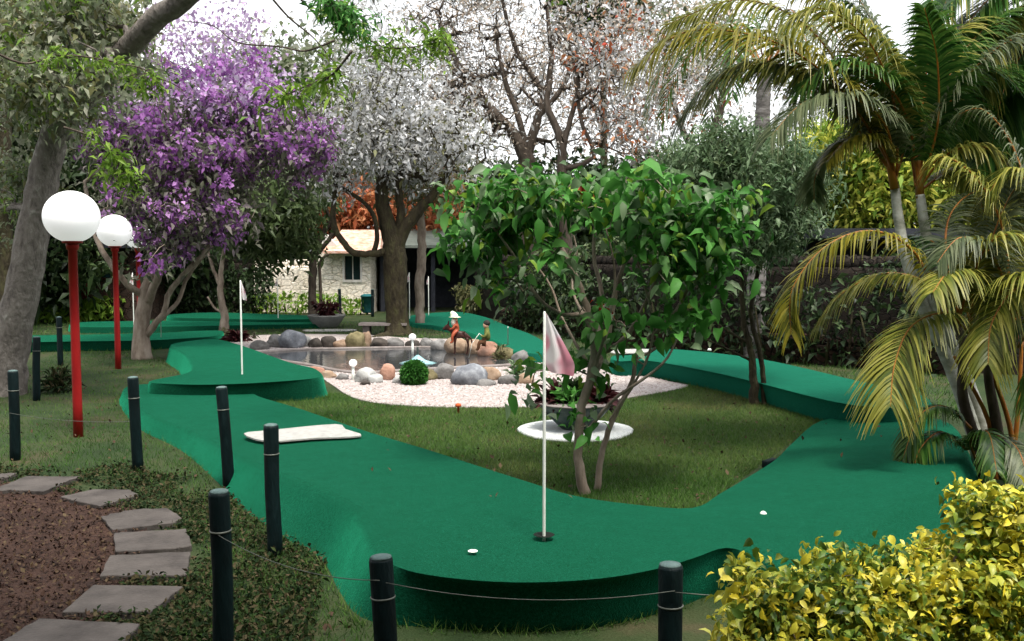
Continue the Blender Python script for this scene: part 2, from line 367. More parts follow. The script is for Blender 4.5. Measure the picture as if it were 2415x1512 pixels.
def blobpts(blobs, seed=0, thin=0.42):
    """blobs: (px, py, rx_px, ry_px, depth, depth_radius_m, n)"""
    r = np.random.default_rng(seed + 3); out = []
    for bx_, by_, rx, ry, Y, rd, n in blobs:
        c = Q(bx_, by_, Y); sx, sz = S(rx, Y), S(ry, Y)
        u = r.standard_normal((n * 4, 3)); u /= np.linalg.norm(u, axis=1)[:, None]
        u *= (r.random((n * 4, 1)) ** (1 / 2.2))
        p = c + u * np.array((sx, rd, sz))
        k = vnoise(p, 1.1 / max(0.5, (sx + sz) * .35), seed) + 0.15 * r.random(len(p))
        p = p[np.argsort(-k)][: int(n * 2.2)]; p = p[r.permutation(len(p))[:n]]
        out.append(p[p[:, 2] > 0.12])
    return np.concatenate(out)

def scatter(T, per, spread, seed=0, flat=0.8):
    r = np.random.default_rng(seed + 17)
    return (T[:, None] + r.standard_normal((len(T), per, 3)).clip(-1.7, 1.7) * np.array((spread, spread, spread * flat))).reshape(-1, 3)

def tree(name, label, cat, base, limbs, blobs, clouds, bark='bark_brown', r_tip=0.006, step=0.3, seed=0, group=None, trunk='trunk', thin=.4, jit=.1):
    """base: ground point; limbs: [[(px,py,radius,Y)...]...]; clouds: [(part, material, size, per, spread, share, kw)]"""
    t_ = thing(name, base, label, cat, group)
    ls = []
    for l in limbs:
        ls.append(([Q(p[0], p[1], p[3]) if p[1] is not None else np.array(base) - (0, 0, .05) for p in l], [p[2] for p in l]))
    T = blobpts(blobs, seed, thin)
    (V, F), A, R = grow(ls, T, r_tip, step, seed, jit=jit)
    mk(trunk, V, F, M[bark], t_)
    r = np.random.default_rng(seed + 23)
    for i, (pn, mat, size, per, spread, share, kw) in enumerate(clouds):
        pick = T
        if 'band' in kw:
            kw = dict(kw); b0, b1 = kw.pop('band'); pick = T[(T[:, 2] >= np.quantile(T[:, 2], b0)) & (T[:, 2] <= np.quantile(T[:, 2], b1))]
        if 'top' in kw:
            kw = dict(kw); f = kw.pop('top'); pick = T[T[:, 2] > np.quantile(T[:, 2], f)]
        pick = pick[r.random(len(pick)) < share]
        C = scatter(pick, per, spread, seed + i)
        # each clump leans to one shade, its leaves vary round it
        cl = np.repeat(r.random(len(pick)), per); rn = (0.55 * cl + 0.45 * r.random(len(C))).clip(0, 1)
        leaves(pn, C, size, L[mat], t_, seed=seed + i, rnd=rn, **kw)
    return t_

# ------------------------------------------------------------------ ground, lanes, gravel, water
def sheet(name, outline, mat, z, label=None, cat=None, kind='structure', parent=None, thick=0.0, n=6, closed_spline=True):
    o = np.array([P(x, y, z) for x, y in outline]); 
    if closed_spline: o = spline(o, n, True)
    k = len(o); V = [tuple(p) for p in o]; F = [tuple(range(k))]
    if thick:
        V += [(p[0], p[1], p[2] - thick) for p in o]
        F += [(i, i + k, (i + 1) % k + k, (i + 1) % k) for i in range(k)]
    ob = mk(name, V, F, mat, parent, smooth=False)
    bm = bmesh.new(); bm.from_mesh(ob.data); bmesh.ops.triangulate(bm, faces=[f for f in bm.faces if len(f.verts) > 4]); bmesh.ops.recalc_face_normals(bm, faces=bm.faces); bm.to_mesh(ob.data); bm.free()
    return tagit(ob, label, cat, None, kind), o

gv, gf = [], []
N = 60; gx = np.linspace(-1, 1, N); gx = np.sign(gx) * np.abs(gx) ** 3 * 400
for iy in range(N):
    for ix in range(N): gv.append((gx[ix], gx[iy] + 10, 0))
for iy in range(N - 1):
    for ix in range(N - 1):
        a_ = iy * N + ix; gf.append((a_, a_ + 1, a_ + N + 1, a_ + N))
tagit(mk('ground', gv, gf, M['lawn'], smooth=False), kind='structure')

LANES = {}
def lane(name, pts, mat, label, group='raised green putting lanes', sm=5, grid=0.16):
    """pts: (px,py,z,out) of the top edge, going round; out = how far the skirt spreads at its foot"""
    A = np.array([np.append(P(x, y, z), o_) for x, y, z, o_ in pts])
    A = spline(A, sm, True)
    area = 0.5 * np.sum(A[:, 0] * np.roll(A[:, 1], -1) - np.roll(A[:, 0], -1) * A[:, 1])
    if area < 0: A = A[::-1]
    e1 = np.roll(A[:, :2], -1, 0) - np.roll(A[:, :2], 1, 0)
    e1 /= np.linalg.norm(e1, axis=1)[:, None] + 1e-9
    nrm = np.stack([e1[:, 1], -e1[:, 0]], 1)
    for _ in range(8): nrm = (np.roll(nrm, 1, 0) + nrm + np.roll(nrm, -1, 0)); nrm /= np.linalg.norm(nrm, axis=1)[:, None]
    K = len(A); xy = A[:, :2]; lo, hi = xy.min(0), xy.max(0)
    g = np.stack(np.meshgrid(np.arange(lo[0], hi[0], grid), np.arange(lo[1], hi[1], grid)), -1).reshape(-1, 2)
    g = g[inside(g[:, 0], g[:, 1], xy)]
    dd = np.linalg.norm(g[:, None] - xy[None], axis=2); g = g[dd.min(1) > grid * .5]
    allp = np.concatenate([xy, g])
    vv, ee, ff, *_r = delaunay_2d_cdt([Vector(p) for p in allp], [(i, (i + 1) % K) for i in range(K)], [], 1, 1e-5)
    vv = np.array([tuple(p) for p in vv])
    dd = np.linalg.norm(vv[:, None] - xy[None], axis=2); wt = 1 / (dd ** 2.2 + 1e-4); zz = (wt * A[None, :, 2]).sum(1) / wt.sum(1)
    on = dd.min(1) < 1e-4; zz[on] = A[dd.argmin(1)[on], 2]
    zz += 0.012 * (vnoise(np.stack([vv[:, 0], vv[:, 1], 0 * zz], 1), 1.2, 3) - .5) * ~on
    V = [tuple((*p, z)) for p, z in zip(vv, zz)]
    cen = lambda f: vv[list(f)].mean(0)
    F = []
    for f in ff:
        c = cen(f)
        if inside(c[0:1], c[1:2], xy)[0]: F.append(tuple(f) )
    n0 = len(V); prof = [(0, 0), (0.012, -0.006), (0.02, -0.03)]
    for r_, (du, dz) in enumerate([(0, 0), (.14, -.03), (.30, -.14), (.55, -.5), (.8, -.85), (1, -1.0)]):
        for i in range(K):
            o_ = A[i, 3]; V.append((xy[i, 0] + nrm[i, 0] * o_ * du, xy[i, 1] + nrm[i, 1] * o_ * du, A[i, 2] + dz * (A[i, 2] + .004) - (0.0 if r_ < 5 else .004)))  # negative out undercuts the skirt, shaped to keep sky light off its front
    for r_ in range(5):
        for i in range(K):
            a_, b_ = n0 + r_ * K + i, n0 + r_ * K + (i + 1) % K
            F.append((a_, a_ + K, b_ + K, b_))
    ob = mk(name, V, F, mat, smooth=True)
    bm = bmesh.new(); bm.from_mesh(ob.data); bmesh.ops.remove_doubles(bm, verts=bm.verts, dist=1e-4); bmesh.ops.recalc_face_normals(bm, faces=bm.faces)
    if sum(f.normal.z for f in bm.faces) < 0: bmesh.ops.reverse_faces(bm, faces=bm.faces)
    key = {(round(float(x_), 3), round(float(y_), 3)) for x_, y_ in xy}
    for e_ in bm.edges:
        if all((round(v_.co.x, 3), round(v_.co.y, 3)) in key for v_ in e_.verts) and any(abs(f_.normal.z) < .98 for f_ in e_.link_faces): e_.smooth = False
    bm.to_mesh(ob.data); bm.free()
    foot = np.stack([xy[:, 0] + nrm[:, 0] * A[:, 3], xy[:, 1] + nrm[:, 1] * A[:, 3]], 1)
    LANES[label] = foot
    return tagit(ob, label, 'putting lane', group)

z1 = .27
lane('putting_lane', [(292, 922, .10, .06), (345, 972, .14, .10), (455, 1015, .16, .12), (560, 1070, .2, .16), (650, 1108, .25, .22), (760, 1150, z1, .26), (842, 1190, z1, .24), (870, 1224, z1, .22), (884, 1264, z1, .19),
    (908, 1316, z1, .12), (960, 1345, z1, -.03), (1070, 1364, z1, -.10), (1200, 1373, z1, -.12), (1330, 1371, z1, -.12), (1450, 1360, z1, -.12), (1560, 1339, z1, -.12), (1640, 1315, z1, -.10), (1712, 1292, .25, -.05),
    (1780, 1310, .22, .08), (1870, 1345, .2, .1), (1960, 1332, .2, .14), (2010, 1275, .22, .24), (2060, 1215, .22, .3), (2140, 1165, .22, .3), (2230, 1120, .2, .2), (2270, 1050, .16, .1), (2220, 990, .1, .05), (2060, 975, .07, .03),
    (1938, 992, .05, .03), (1870, 1045, .06, .03), (1832, 1082, .08, .03), (1780, 1116, .08, .03), (1700, 1163, .1, .03), (1632, 1198, .12, .03), (1480, 1188, .2, .05), (1350, 1168, .24, .06), (1250, 1138, .24, .06), (1140, 1103, .24, .08),
    (1000, 1058, .22, .08), (860, 1016, .2, .08), (700, 962, .13, .06), (610, 935, .12, .04), (540, 905, .12, .03), (340, 906, .12, .03)],
    M['carpet'], 'large green lane curving round the near lawn, the pink and white flag standing on it', sm=4)
lane('putting_lane', [(352, 900, .24, .04), (440, 880, .25, .12), (458, 862, .25, .14), (440, 835, .25, .12), (405, 812, .25, .08), (500, 800, .24, .03), (560, 812, .24, .03), (640, 840, .25, .03), (690, 857, .25, .04), (738, 868, .25, .06), (758, 884, .25, .08), (735, 893, .25, .0),
    (640, 901, .25, -.08), (540, 906, .25, -.08), (440, 907, .25, -.05)], M['carpet'], 'raised green lane with a tall white flagpole, between the purple tree and the pond')
lane('putting_lane', [(1442, 842, .22, .04), (1480, 830, .24, .03), (1540, 822, .25, .03), (1620, 826, .25, .03), (1700, 834, .25, .03), (1800, 848, .25, .03), (1900, 869, .25, .03), (2000, 893, .25, .03), (2100, 915, .25, .03), (2185, 938, .24, .03), (2180, 962, .2, .05),
    (2062, 960, .25, -.06), (1980, 950, .25, -.10), (1900, 932, .25, -.10), (1800, 906, .25, -.10), (1700, 882, .25, -.10), (1600, 862, .25, -.10), (1520, 850, .24, -.08), (1460, 852, .22, -.03)], M['carpet_teal'], 'long raised green lane running along the dark stone wall')
lane('putting_lane', [(965, 746, .1, .03), (1020, 738, .1, .03), (1085, 736, .12, .03), (1145, 748, .14, .03), (1195, 768, .16, .03), (1250, 788, .18, .03), (1290, 812, .18, .03), (1280, 832, .16, .04), (1215, 828, .16, .03), (1175, 804, .16, .03), (1110, 784, .12, .03), (1030, 768, .1, .03), (975, 762, .1, .03)], M['carpet_teal'], 'pale teal green lane rising behind the gnome figurines')
lane('putting_lane', [(-60, 794, .18, .03), (200, 789, .18, .03), (384, 785, .18, .03), (450, 781, .16, .03), (522, 780, .12, .03), (510, 792, .14, .03), (440, 798, .16, -.05), (340, 803, .18, -.06), (200, 805, .18, -.06), (-60, 808, .18, -.06)], M['carpet'], 'straight green lane with a dark side, behind the red lamp posts', sm=4)
lane('putting_lane', [(190, 760, .14, .03), (350, 757, .14, .03), (450, 757, .14, .03), (620, 760, .10, .03), (760, 760, .10, .03), (768, 764, .10, .03), (620, 766, .10, .03), (450, 769, .14, .03), (190, 771, .14, .03)], M['carpet'], 'narrow green lane second from the rear left, behind the straight lane', sm=4)
lane('putting_lane', [(400, 742, .14, .03), (500, 737, .14, .03), (640, 741, .14, .03), (745, 745, .14, .03), (762, 751, .14, .03), (640, 754, .14, .03), (520, 751, .14, .03), (420, 749, .14, .03)], M['carpet'], 'rearmost green lane, ending left of the grey bowl planter', sm=4)

gravel_pts = [(560, 794), (700, 788), (870, 790), (960, 797), (1100, 803), (1240, 838), (1400, 862), (1500, 882), (1580, 900), (1622, 911), (1500, 935), (1400, 949), (1270, 958), (1130, 960), (1000, 958), (890, 950), (825, 934), (780, 905), (735, 878), (650, 852), (590, 828), (545, 810)]
_, gpoly = sheet('gravel', gravel_pts, M['gravel'], 0.012, thick=.012)
m, t, b = base_mat('pond_water', 0.06, 0.6); b.inputs['Base Color'].default_value = (0.035, 0.04, 0.045, 1)
n = t.nodes.new('ShaderNodeTexNoise'); n.inputs['Scale'].default_value = 5; bp = t.nodes.new('ShaderNodeBump'); bp.inputs['Strength'].default_value = 0.12; bp.inputs['Distance'].default_value = .02
tc = t.nodes.new('ShaderNodeTexCoord'); mp = t.nodes.new('ShaderNodeMapping'); mp.inputs['Scale'].default_value = (1, 3, 1)
t.links.new(tc.outputs['Object'], mp.inputs[0]); t.links.new(mp.outputs[0], n.inputs['Vector']); t.links.new(n.outputs[0], bp.inputs['Height']); t.links.new(bp.outputs[0], b.inputs['Normal'])
M['water'] = m
pond_pts = [(600, 836), (700, 826), (860, 822), (1000, 820), (1110, 822), (1220, 836), (1265, 850), (1200, 862), (1080, 868), (960, 874), (870, 880), (800, 876), (730, 862), (640, 848)]
_, wpoly = sheet('pond_water', pond_pts, M['water'], 0.02, thick=.006)
# pale concrete lip round the pond
M['lip'] = noisy('pale_pond_lip', [(0.14, 0.12, 0.11), (0.26, 0.23, 0.22)], scale=6, bump=.4)
lp = np.vstack([wpoly, wpoly[:1]]); v, f = tube(lp + (0, 0, .004), .03, 6, cap=False)
tagit(mk('pond_rim', v, f, M['lip']), 'low pale concrete rim all round the garden pond', 'pond rim')
dirt_pts = [(-300, 1142), (-20, 1140), (120, 1142), (230, 1170), (320, 1205), (345, 1250), (340, 1340), (300, 1430), (200, 1530), (60, 1640), (-500, 1640), (-700, 1300)]
_, dpoly = sheet('path', dirt_pts, M['dirt'], 0.008)

stones = [[(-40, 1122), (0, 1117), (42, 1115), (22, 1125), (0, 1129), (-40, 1131)], [(0, 1147), (61, 1123), (191, 1123), (102, 1159), (34, 1156), (-12, 1157)], [(143, 1171), (218, 1154), (306, 1154), (327, 1167), (235, 1193)],
    [(238, 1217), (317, 1201), (395, 1198), (429, 1222), (415, 1232), (266, 1249)], [(269, 1257), (439, 1246), (453, 1286), (409, 1293), (272, 1300)], [(259, 1309), (449, 1300), (441, 1355), (235, 1358)],
    [(221, 1378), (432, 1382), (354, 1443), (146, 1443)], [(92, 1457), (330, 1470), (270, 1540), (-20, 1528)]]
stl = ['sliver of a grey stepping stone farthest along the path at the photo edge', 'pale stepping stone below the first green post at the photo edge', 'diamond-shaped grey stepping stone where the path bends', 'six-sided grey stepping stone just after the bend of the path',
    'nearly square grey stepping stone fourth from the nearest end of the path', 'wide rectangular stepping stone third from the nearest end of the path', 'skewed grey stepping stone second from the nearest end of the path', 'nearest grey stepping stone cut by the bottom of the photo']
spolys = []
for q, l in zip(stones, stl):
    pts = []
    for i in range(len(q)):
        a0, b0 = np.array(q[i], float), np.array(q[(i + 1) % len(q)], float)
        for k in range(7):
            u = k / 7; pts.append(a0 * (1 - u) + b0 * u + (rng.standard_normal(2) * (1.6, .7) if k else 0))
    o, pl = sheet('stepping_stone', pts, M['stone'], 0.035, l, 'stepping stone', 'thing', thick=.045, closed_spline=False)
    o['group'] = 'stepping stones of the curved path'; bevel(o, .006); spolys.append(pl)

# white tee mats
def teemat(pts, z, label):
    o, pl = sheet('tee_mat', pts, M['white'], z, label, 'tee mat', 'thing', thick=.012, n=3); o['group'] = 'white tee mats on the lanes'; return o
teemat([(575, 1022), (640, 1014), (790, 1000), (815, 1012), (852, 1027), (740, 1033), (630, 1040)], .235, 'white tee mat lying on the near lane beside a green post')
teemat([(725, 777), (830, 776), (828, 780), (726, 781)], .02, 'thin white tee mat on the grass before the grey bowl planter')
teemat([(1448, 825), (1525, 823), (1532, 830), (1450, 833)], .262, 'white tee mat at the rear end of the lane along the stone wall')

# ------------------------------------------------------------------ posts and wires
POSTH = .74
def make_post(h=POSTH, r=.042, lean=0.0):
    t_ = thing('fence_post', (0, 0, 0), 'x', 'fence post', 'dark green round posts of the wire fence')
    pr = [(r * 1.02, -.1), (r, .1), (r * .97, h * .5), (r * 1.0, h - .012), (r * .93, h)]
    V, F = lathe(pr, sides=20); V[:, 0] += lean * V[:, 2] + .004 * np.sin(V[:, 2] * 9); V[:, 1] += .004 * np.cos(V[:, 2] * 7)
    mk('shaft', V, F, M['post'], t_, local=True)
    V, F = lathe([(r * .9, h - .002), (r * .86, h + .006), (r * .5, h + .01)], sides=20); V[:, 0] += lean * h
    mk('top', V, F, M['postcap'], t_, local=True)
    V, F = lathe([(r + .001, h * .78), (r + .003, h * .785), (r + .001, h * .79)], sides=16); V[:, 0] += lean * h * .78
    mk('wire_loop', V, F, M['wire'], t_, local=True)
    return t_
def copy_tree(o, parent=None):
    c = o.copy(); COL.objects.link(c); c.parent = parent
    for k in o.children: copy_tree(k, c)
    return c
proto, used = make_post(), False
proto2 = make_post(lean=-.035)
posts = [ # px, py base, D override, label, leaning
 (37, 1085, None, 'dark green post in front of the leaning grey trunk', 0), (326, 1110, None, 'dark green post right of the big red lamp post, by the bend of the stones', 0),
 (541, 1150, None, 'dark green post leaning a little, left of the white tee mat', 1), (648, 1310, None, 'leaning dark green post standing in dead leaves before the white tee mat', 1),
 (525, None, 3.86, 'dark green post beside the stepping stones with a pale top', 0), (916, None, 3.28, 'near dark green post left of the flag, cut by the bottom of the photo', 0),
 (1590, None, 3.20, 'near dark green post beside the yellow hedge', 0), (86, 945, None, 'distant green post between the grey trunk and the big red lamp post', 0),
 (143, 862, None, 'thin far green post just left of the big red lamp post', 0), (803, 745, None, 'tiny far green post before the stone cottage', 0), (879, 747, None, 'tiny far green post right of the stone cottage window', 0)]
pp = []; u1 = u2 = False
for x, y, D, l, ln in posts:
    if D is None: loc = P(x, y, 0)
    else: c = Q(x, 1300, D); loc = np.array((c[0], D, 0))
    if ln: o = copy_tree(proto2) if u2 else proto2; u2 = True
    else: o = copy_tree(proto) if u1 else proto; u1 = True
    o.location = tuple(loc); o['label'] = l; o.rotation_euler = (rng.normal() * .018, rng.normal() * .018, rng.random() * 6); pp.append(loc)
    if D is not None and D < 3.5: o.scale = (1, 1, .87)
def wire(a0, b0, label, z0=.58, sag=.04, r=.0017):
    a0, b0 = a0 + (0, 0, z0), b0 + (0, 0, z0); n_ = 14; u = np.linspace(0, 1, n_)[:, None]
    p = a0 * (1 - u) + b0 * u; p[:, 2:] -= sag * 4 * u * (1 - u)
    d = (b0 - a0)[:2] / np.linalg.norm((b0 - a0)[:2]); off = np.array((-d[1], d[0], 0)) * .044; p += off if off[1] < 0 else -off
    v, f = tube(p, r, 5); tagit(mk('fence_wire', v, f, M['wire']), label, 'wire', 'wires strung between the green posts')
wire(pp[5], pp[6], 'thin sagging wire strung across the dark front of the near green', .575, .045)
wire(pp[6], Q(2300, 1400, 3.15) * (1, 1, 0), 'thin wire running from the near post into the yellow hedge', .57, .02)
wire(pp[4], pp[5], 'wire running between the two posts left of the near green', .58, .05)
wire(pp[0], pp[1], 'wire crossing behind the big red lamp post foot', .40, .03, .002)

# ------------------------------------------------------------------ lamps
def make_lamp():
    t_ = thing('globe_lamp', (0, 0, 0), 'x', 'garden lamp', 'white globe lamps on red posts')
    V, F = lathe([(.045, -.05), (.042, .3), (.040, 1.0), (.040, 1.74), (.052, 1.745), (.06, 1.80), (.052, 1.83)], sides=18); mk('pole', V, F, M['red'], t_, local=True)
    R = .248; pr = [(R * math.sin(a_) if 0 < a_ < math.pi else .001, 2.045 - R * .96 * math.cos(a_)) for a_ in np.linspace(.22, math.pi, 22)]
    V, F = lathe(pr, sides=36); mk('globe', V, F, M['globe'], t_, local=True)
    V, F = lathe([(.07, 1.80), (.09, 1.805), (.09, 1.83), (.06, 1.84)], sides=18); mk('collar', V, F, M['red'], t_, local=True)
    return t_
lamp = make_lamp(); lamp.location = tuple(P(185, 1030)); lamp['label'] = 'nearest globe lamp, with a thick red post and unobstructed white globe'
l2 = copy_tree(lamp); l2.location = tuple(P(279, 870)); l2['label'] = 'second globe lamp, thin red post half hidden by purple flowers'
l3 = copy_tree(lamp); l3.location = tuple(P(331, 812)); l3['label'] = 'farthest globe lamp peeping out behind the second, beside the purple tree'

# ------------------------------------------------------------------ flagsticks
m, t, b = base_mat('flag_cloth', 0.75, 0.2)
tc = t.nodes.new('ShaderNodeTexCoord'); n = t.nodes.new('ShaderNodeTexNoise'); n.inputs['Scale'].default_value = 7; n.inputs['Detail'].default_value = 1
t.links.new(tc.outputs['Object'], n.inputs['Vector']); r = ramp(t, [(0.82, 0.78, 0.79), (0.82, 0.62, 0.67), (0.80, 0.38, 0.46), (0.74, 0.24, 0.32)], [.36, .42, .48, .64]); t.links.new(n.outputs[0], r.inputs[0]); t.links.new(r.outputs[0], b.inputs['Base Color'])
tl = t.nodes.new('ShaderNodeBsdfTranslucent'); t.links.new(r.outputs[0], tl.inputs[0]); mx = t.nodes.new('ShaderNodeMixShader'); mx.inputs[0].default_value = .5
t.links.new(b.outputs[0], mx.inputs[1]); t.links.new(tl.outputs[0], mx.inputs[2]); t.links.new(mx.outputs[0], t.nodes['Material Output'].inputs[0]); M['flag'] = m
def make_flag(h, fh, fw, r=.008):
    t_ = thing('flagstick', (0, 0, 0), 'x', 'golf flag', 'white flagsticks standing in the holes')
    V, F = lathe([(r * .7, -.05), (r, 0.0), (r, h * .6), (r * .8, h), (r * .4, h + .005)], sides=12); mk('pole', V, F, M['whitepaint'], t_, local=True)
    # limp triangular pennant: hoist along the pole, lower corner hanging out
    nu, nv = 10, 18; V = []
    for j in range(nv):
        v_ = j / (nv - 1); wd = fw * (v_ / .8) ** .9 if v_ < .8 else fw * (1.0 - .04 * (v_ - .8) / .2); x0 = 0 if v_ < .88 else fw * .14 * (v_ - .88) / .12 
        for i in range(nu):
            u = i / (nu - 1); fold = math.sin(u * 9 + v_ * 2.2) * .022 * min(1, v_ * 2) 
            V.append((r * .8 + x0 + u * max(.004, wd - x0), fold, h - .005 - v_ * fh - u * .02 * v_))
    F = [(j * nu + i, j * nu + i + 1, (j + 1) * nu + i + 1, (j + 1) * nu + i) for j in range(nv - 1) for i in range(nu - 1)]
    fo = mk('flag', V, F, M['flag'], t_, local=True); sb = fo.modifiers.new('smooth', 'SUBSURF'); sb.levels = 1; sb.render_levels = 1
    return t_
fl = make_flag(1.14, .295, .145); fl.location = tuple(P(1283, 1266, .272)); fl['label'] = 'near white flagpole carrying the large pink and white pennant'
f2 = make_flag(1.13, .22, .07, .011); f2.location = tuple(P(571, 882, .255)); f2['label'] = 'tall white flagpole with limp white pennant on the raised lane left of the pond'
for x, y, z, h, l in [(656, 750, .14, .98, 'thin far white flagpole on the rearmost left lane'), (966, 752, .1, 1.15, 'white flagpole immediately right of the dark mossy trunk'), (1011, 742, .12, 1.0, 'far white flagpole standing at the back of the pale teal lane'),
                   (316, 775, .1, 1.2, 'thin pale flagpole left of the purple tree trunk')]:
    c = copy_tree(f2); c.location = tuple(P(x, y, z)); s_ = h / 1.13; c.scale = (1, 1, s_); c['label'] = l; c.rotation_euler = (0, 0, rng.random() * 2 + 2)
for x, y, z, h, l in [(380, 795, .17, .42, 'short white stake on the straight lane by the purple tree foot'), (1198, 812, .16, .30, 'short white stake on the teal lane among shrub twigs')]:
    t_ = thing('marker_stake', P(x, y, z), l, 'marker stake'); V, F = lathe([(.009, -.03), (.009, h - .02), (.012, h - .02), (.010, h)], sides=8); mk('shaft', V, F, M['whitepaint'], t_, local=True)
# hole and balls
M['black'] = noisy('black_hole', [(0.001, 0.004, 0.002), (0.002, 0.006, 0.003)], bump=0)
c = P(1283, 1261, .276); V, F = lathe([(.054, 0), (.052, .001), (.04, .001)], c, 24); tagit(mk('hole_cup', V, F, M['black']), 'dark round hole at the foot of the pink and white flagpole', 'golf hole')
def ball(x, y, z, r, l, flat=1.0, n_='golf_ball', cat='golf ball'):
    bm = bmesh.new(); bmesh.ops.create_icosphere(bm, subdivisions=3, radius=r); me = bpy.data.meshes.new(n_); bm.to_mesh(me); bm.free()
    o = link_mesh(n_, me, M['whitepaint'], None, True); p = P(x, y, z); o.location = (p[0], p[1], z + r * flat); o.scale = (1, 1, flat); return tagit(o, l, cat)
ball(1800, 1221, .17, .02, 'white golf ball lying on the bare right part of the near lane')
V, F = lathe([(.024, 0), (.024, .002), (.02, .003)], P(1115, 1300, .278), 16); tagit(mk('marker_disc', V, F, M['whitepaint']), 'small flat white marker left of the hole on the near green', 'marker')
ball(1673, 829, .255, .03, 'tiny white ball at the back of the lane along the wall', .8)
V, F = lathe([(.012, -.02), (.012, .07), (.035, .075), (.03, .1), (.01, .11)], P(1081, 975), 10)
tagit(mk('ground_peg', V, F, noisy('orange_plastic', [(0.4, .06, .02), (.5, .1, .03)], bump=0)), 'small orange peg in the lawn before the gravel', 'peg')
V, F = box(P(1815, 1092, .05), (.16, .05, .06), .75)
tagit(bevel(mk('edging_block', V, F, M['post'])), 'small black wedge against the inner edge of the near lane', 'block')

# ------------------------------------------------------------------ rocks and pond ornaments
bm = bmesh.new(); bmesh.ops.create_icosphere(bm, subdivisions=3, radius=1); ico = np.array([tuple(v_.co) for v_ in bm.verts]); icof = [tuple(v_.index for v_ in f_.verts) for f_ in bm.faces]; bm.free()
RM = {'grey': noisy('grey_rock', [(0.07, 0.065, 0.06), (0.15, 0.145, 0.14), (0.24, 0.235, 0.23)], scale=5, bump=.7), 'white': noisy('pale_rock', [(0.16, 0.16, 0.15), (0.32, 0.32, 0.31), (0.46, .47, .46)], scale=5, bump=.5),
      'tan': noisy('tan_rock', [(0.14, 0.09, 0.06), (0.27, 0.19, 0.13), (0.36, 0.28, 0.21)], scale=5, bump=.6), 'pink': noisy('pink_rock', [(0.18, 0.09, 0.06), (0.32, 0.18, 0.13), (.42, .27, .21)], scale=6, bump=.5),
      'dark': noisy('dark_rock', [(0.02, 0.017, 0.015), (0.05, 0.043, 0.037), (0.085, .07, .06)], scale=5, bump=.7), 'blue': noisy('blue_grey_rock', [(0.06, 0.065, 0.075), (0.15, 0.16, 0.18), (0.34, .36, .38)], scale=4, bump=.5), 'olive': noisy('mossy_rock', [(0.06, 0.05, 0.025), (0.14, 0.12, 0.06), (0.24, .2, .12)], scale=5, bump=.6)}
RW = {'grey': 'grey', 'white': 'whitish', 'tan': 'tan', 'pink': 'pink', 'dark': 'dark brown', 'blue': 'blue-grey', 'olive': 'mossy olive'}
def rock(x, y, w_, h_, k, l):
    c = P(x, y); Y = c[1]; sx, sz = S(w_, Y) / 2, S(h_, Y); s = int(rng.integers(1e6))
    q = ico * (1 + .55 * (vnoise(ico + s % 97, 1.3, s) - .5)[:, None] + .18 * (vnoise(ico + s % 53, 3.5, s) - .5)[:, None])
    q = q * (sx, sx * rng.uniform(.6, .9), sz * .62); q[:, 2] = np.maximum(q[:, 2], -sz * .3) + sz * .38
    V = q + (c[0], Y + sx * .3, -sz * .06); tagit(mk('rock', V, icof, RM[k]), l, 'rock', 'rocks set round the garden pond')
rocks = [(612, 826, 50, 24, 'grey', 'low grey rock at the left tip of the pond'), (648, 821, 46, 32, 'grey', 'grey rock just left of the big blue-grey boulder'), (684, 822, 66, 48, 'blue', 'big rounded blue-grey boulder at the back of the pond'), (720, 819, 36, 28, 'white', 'whitish rock leaning on the big blue-grey boulder'),
 (744, 821, 34, 27, 'dark', 'small dark rock left of two on the pale gravel behind the pond'), (774, 821, 38, 31, 'dark', 'dark brown hump-shaped rock behind the pond'), (806, 821, 46, 22, 'tan', 'low tan rock between the dark hump and the mossy block'), (838, 822, 50, 44, 'olive', 'mossy olive block-shaped rock behind the pond'),
 (864, 820, 24, 42, 'tan', 'upright tan rock right of the mossy block'), (893, 822, 44, 26, 'dark', 'dark rock under the surfacing tree root'), (930, 821, 50, 26, 'grey', 'grey rock at the foot of the mossy trunk'), (972, 820, 34, 20, 'dark', 'dark rock left of the white mushroom lamp'), (1006, 822, 34, 26, 'grey', 'grey rock with a white top left of the riding gnome'),
 (1036, 828, 40, 30, 'grey', 'grey rock under the riding gnome, left side'), (1078, 836, 60, 44, 'tan', 'large tan rock below the donkey figurine'), (1118, 838, 50, 40, 'tan', 'second tan rock between the two figurines'), (1152, 842, 46, 36, 'pink', 'pinkish rock on which the fishing figurine sits'), (1192, 850, 54, 34, 'olive', 'mossy rock right of the fishing figurine'),
 (1232, 856, 50, 30, 'grey', 'grey rock at the right tip of the pond'), (742, 884, 44, 20, 'pink', 'flat pinkish rock at the tip of the raised lane'), (775, 893, 40, 18, 'tan', 'flat tan rock at the near left pond edge'), (806, 897, 30, 16, 'grey', 'small grey rock left of the near mushroom lamp'),
 (860, 903, 54, 36, 'white', 'white rounded rock beside the near mushroom lamp'), (886, 905, 32, 24, 'white', 'smaller white rock left of the pink rock'), (860, 910, 26, 12, 'dark', 'small dark stone lying before the white rocks'), (912, 898, 42, 44, 'pink', 'salmon pink upright rock at the near pond edge'), (940, 906, 30, 20, 'white', 'white stone between the pink rock and the round bush'),
 (1012, 898, 40, 30, 'olive', 'mossy rock right of the round clipped bush'), (1044, 896, 52, 40, 'grey', 'brown-grey rock with pale top between the bush and the blue-grey boulder'), (1106, 909, 88, 56, 'blue', 'largest blue-grey boulder at the near pond edge'), (1158, 898, 46, 36, 'tan', 'tan rock with pale top right of the largest boulder'),
 (1146, 912, 44, 22, 'grey', 'low grey rock against the right of the largest boulder'), (1196, 908, 46, 26, 'grey', 'grey rock among weeds near the flagpole'), (1240, 906, 44, 26, 'tan', 'tan rock nearest the pink and white flag')]
for r_ in rocks: rock(*r_)
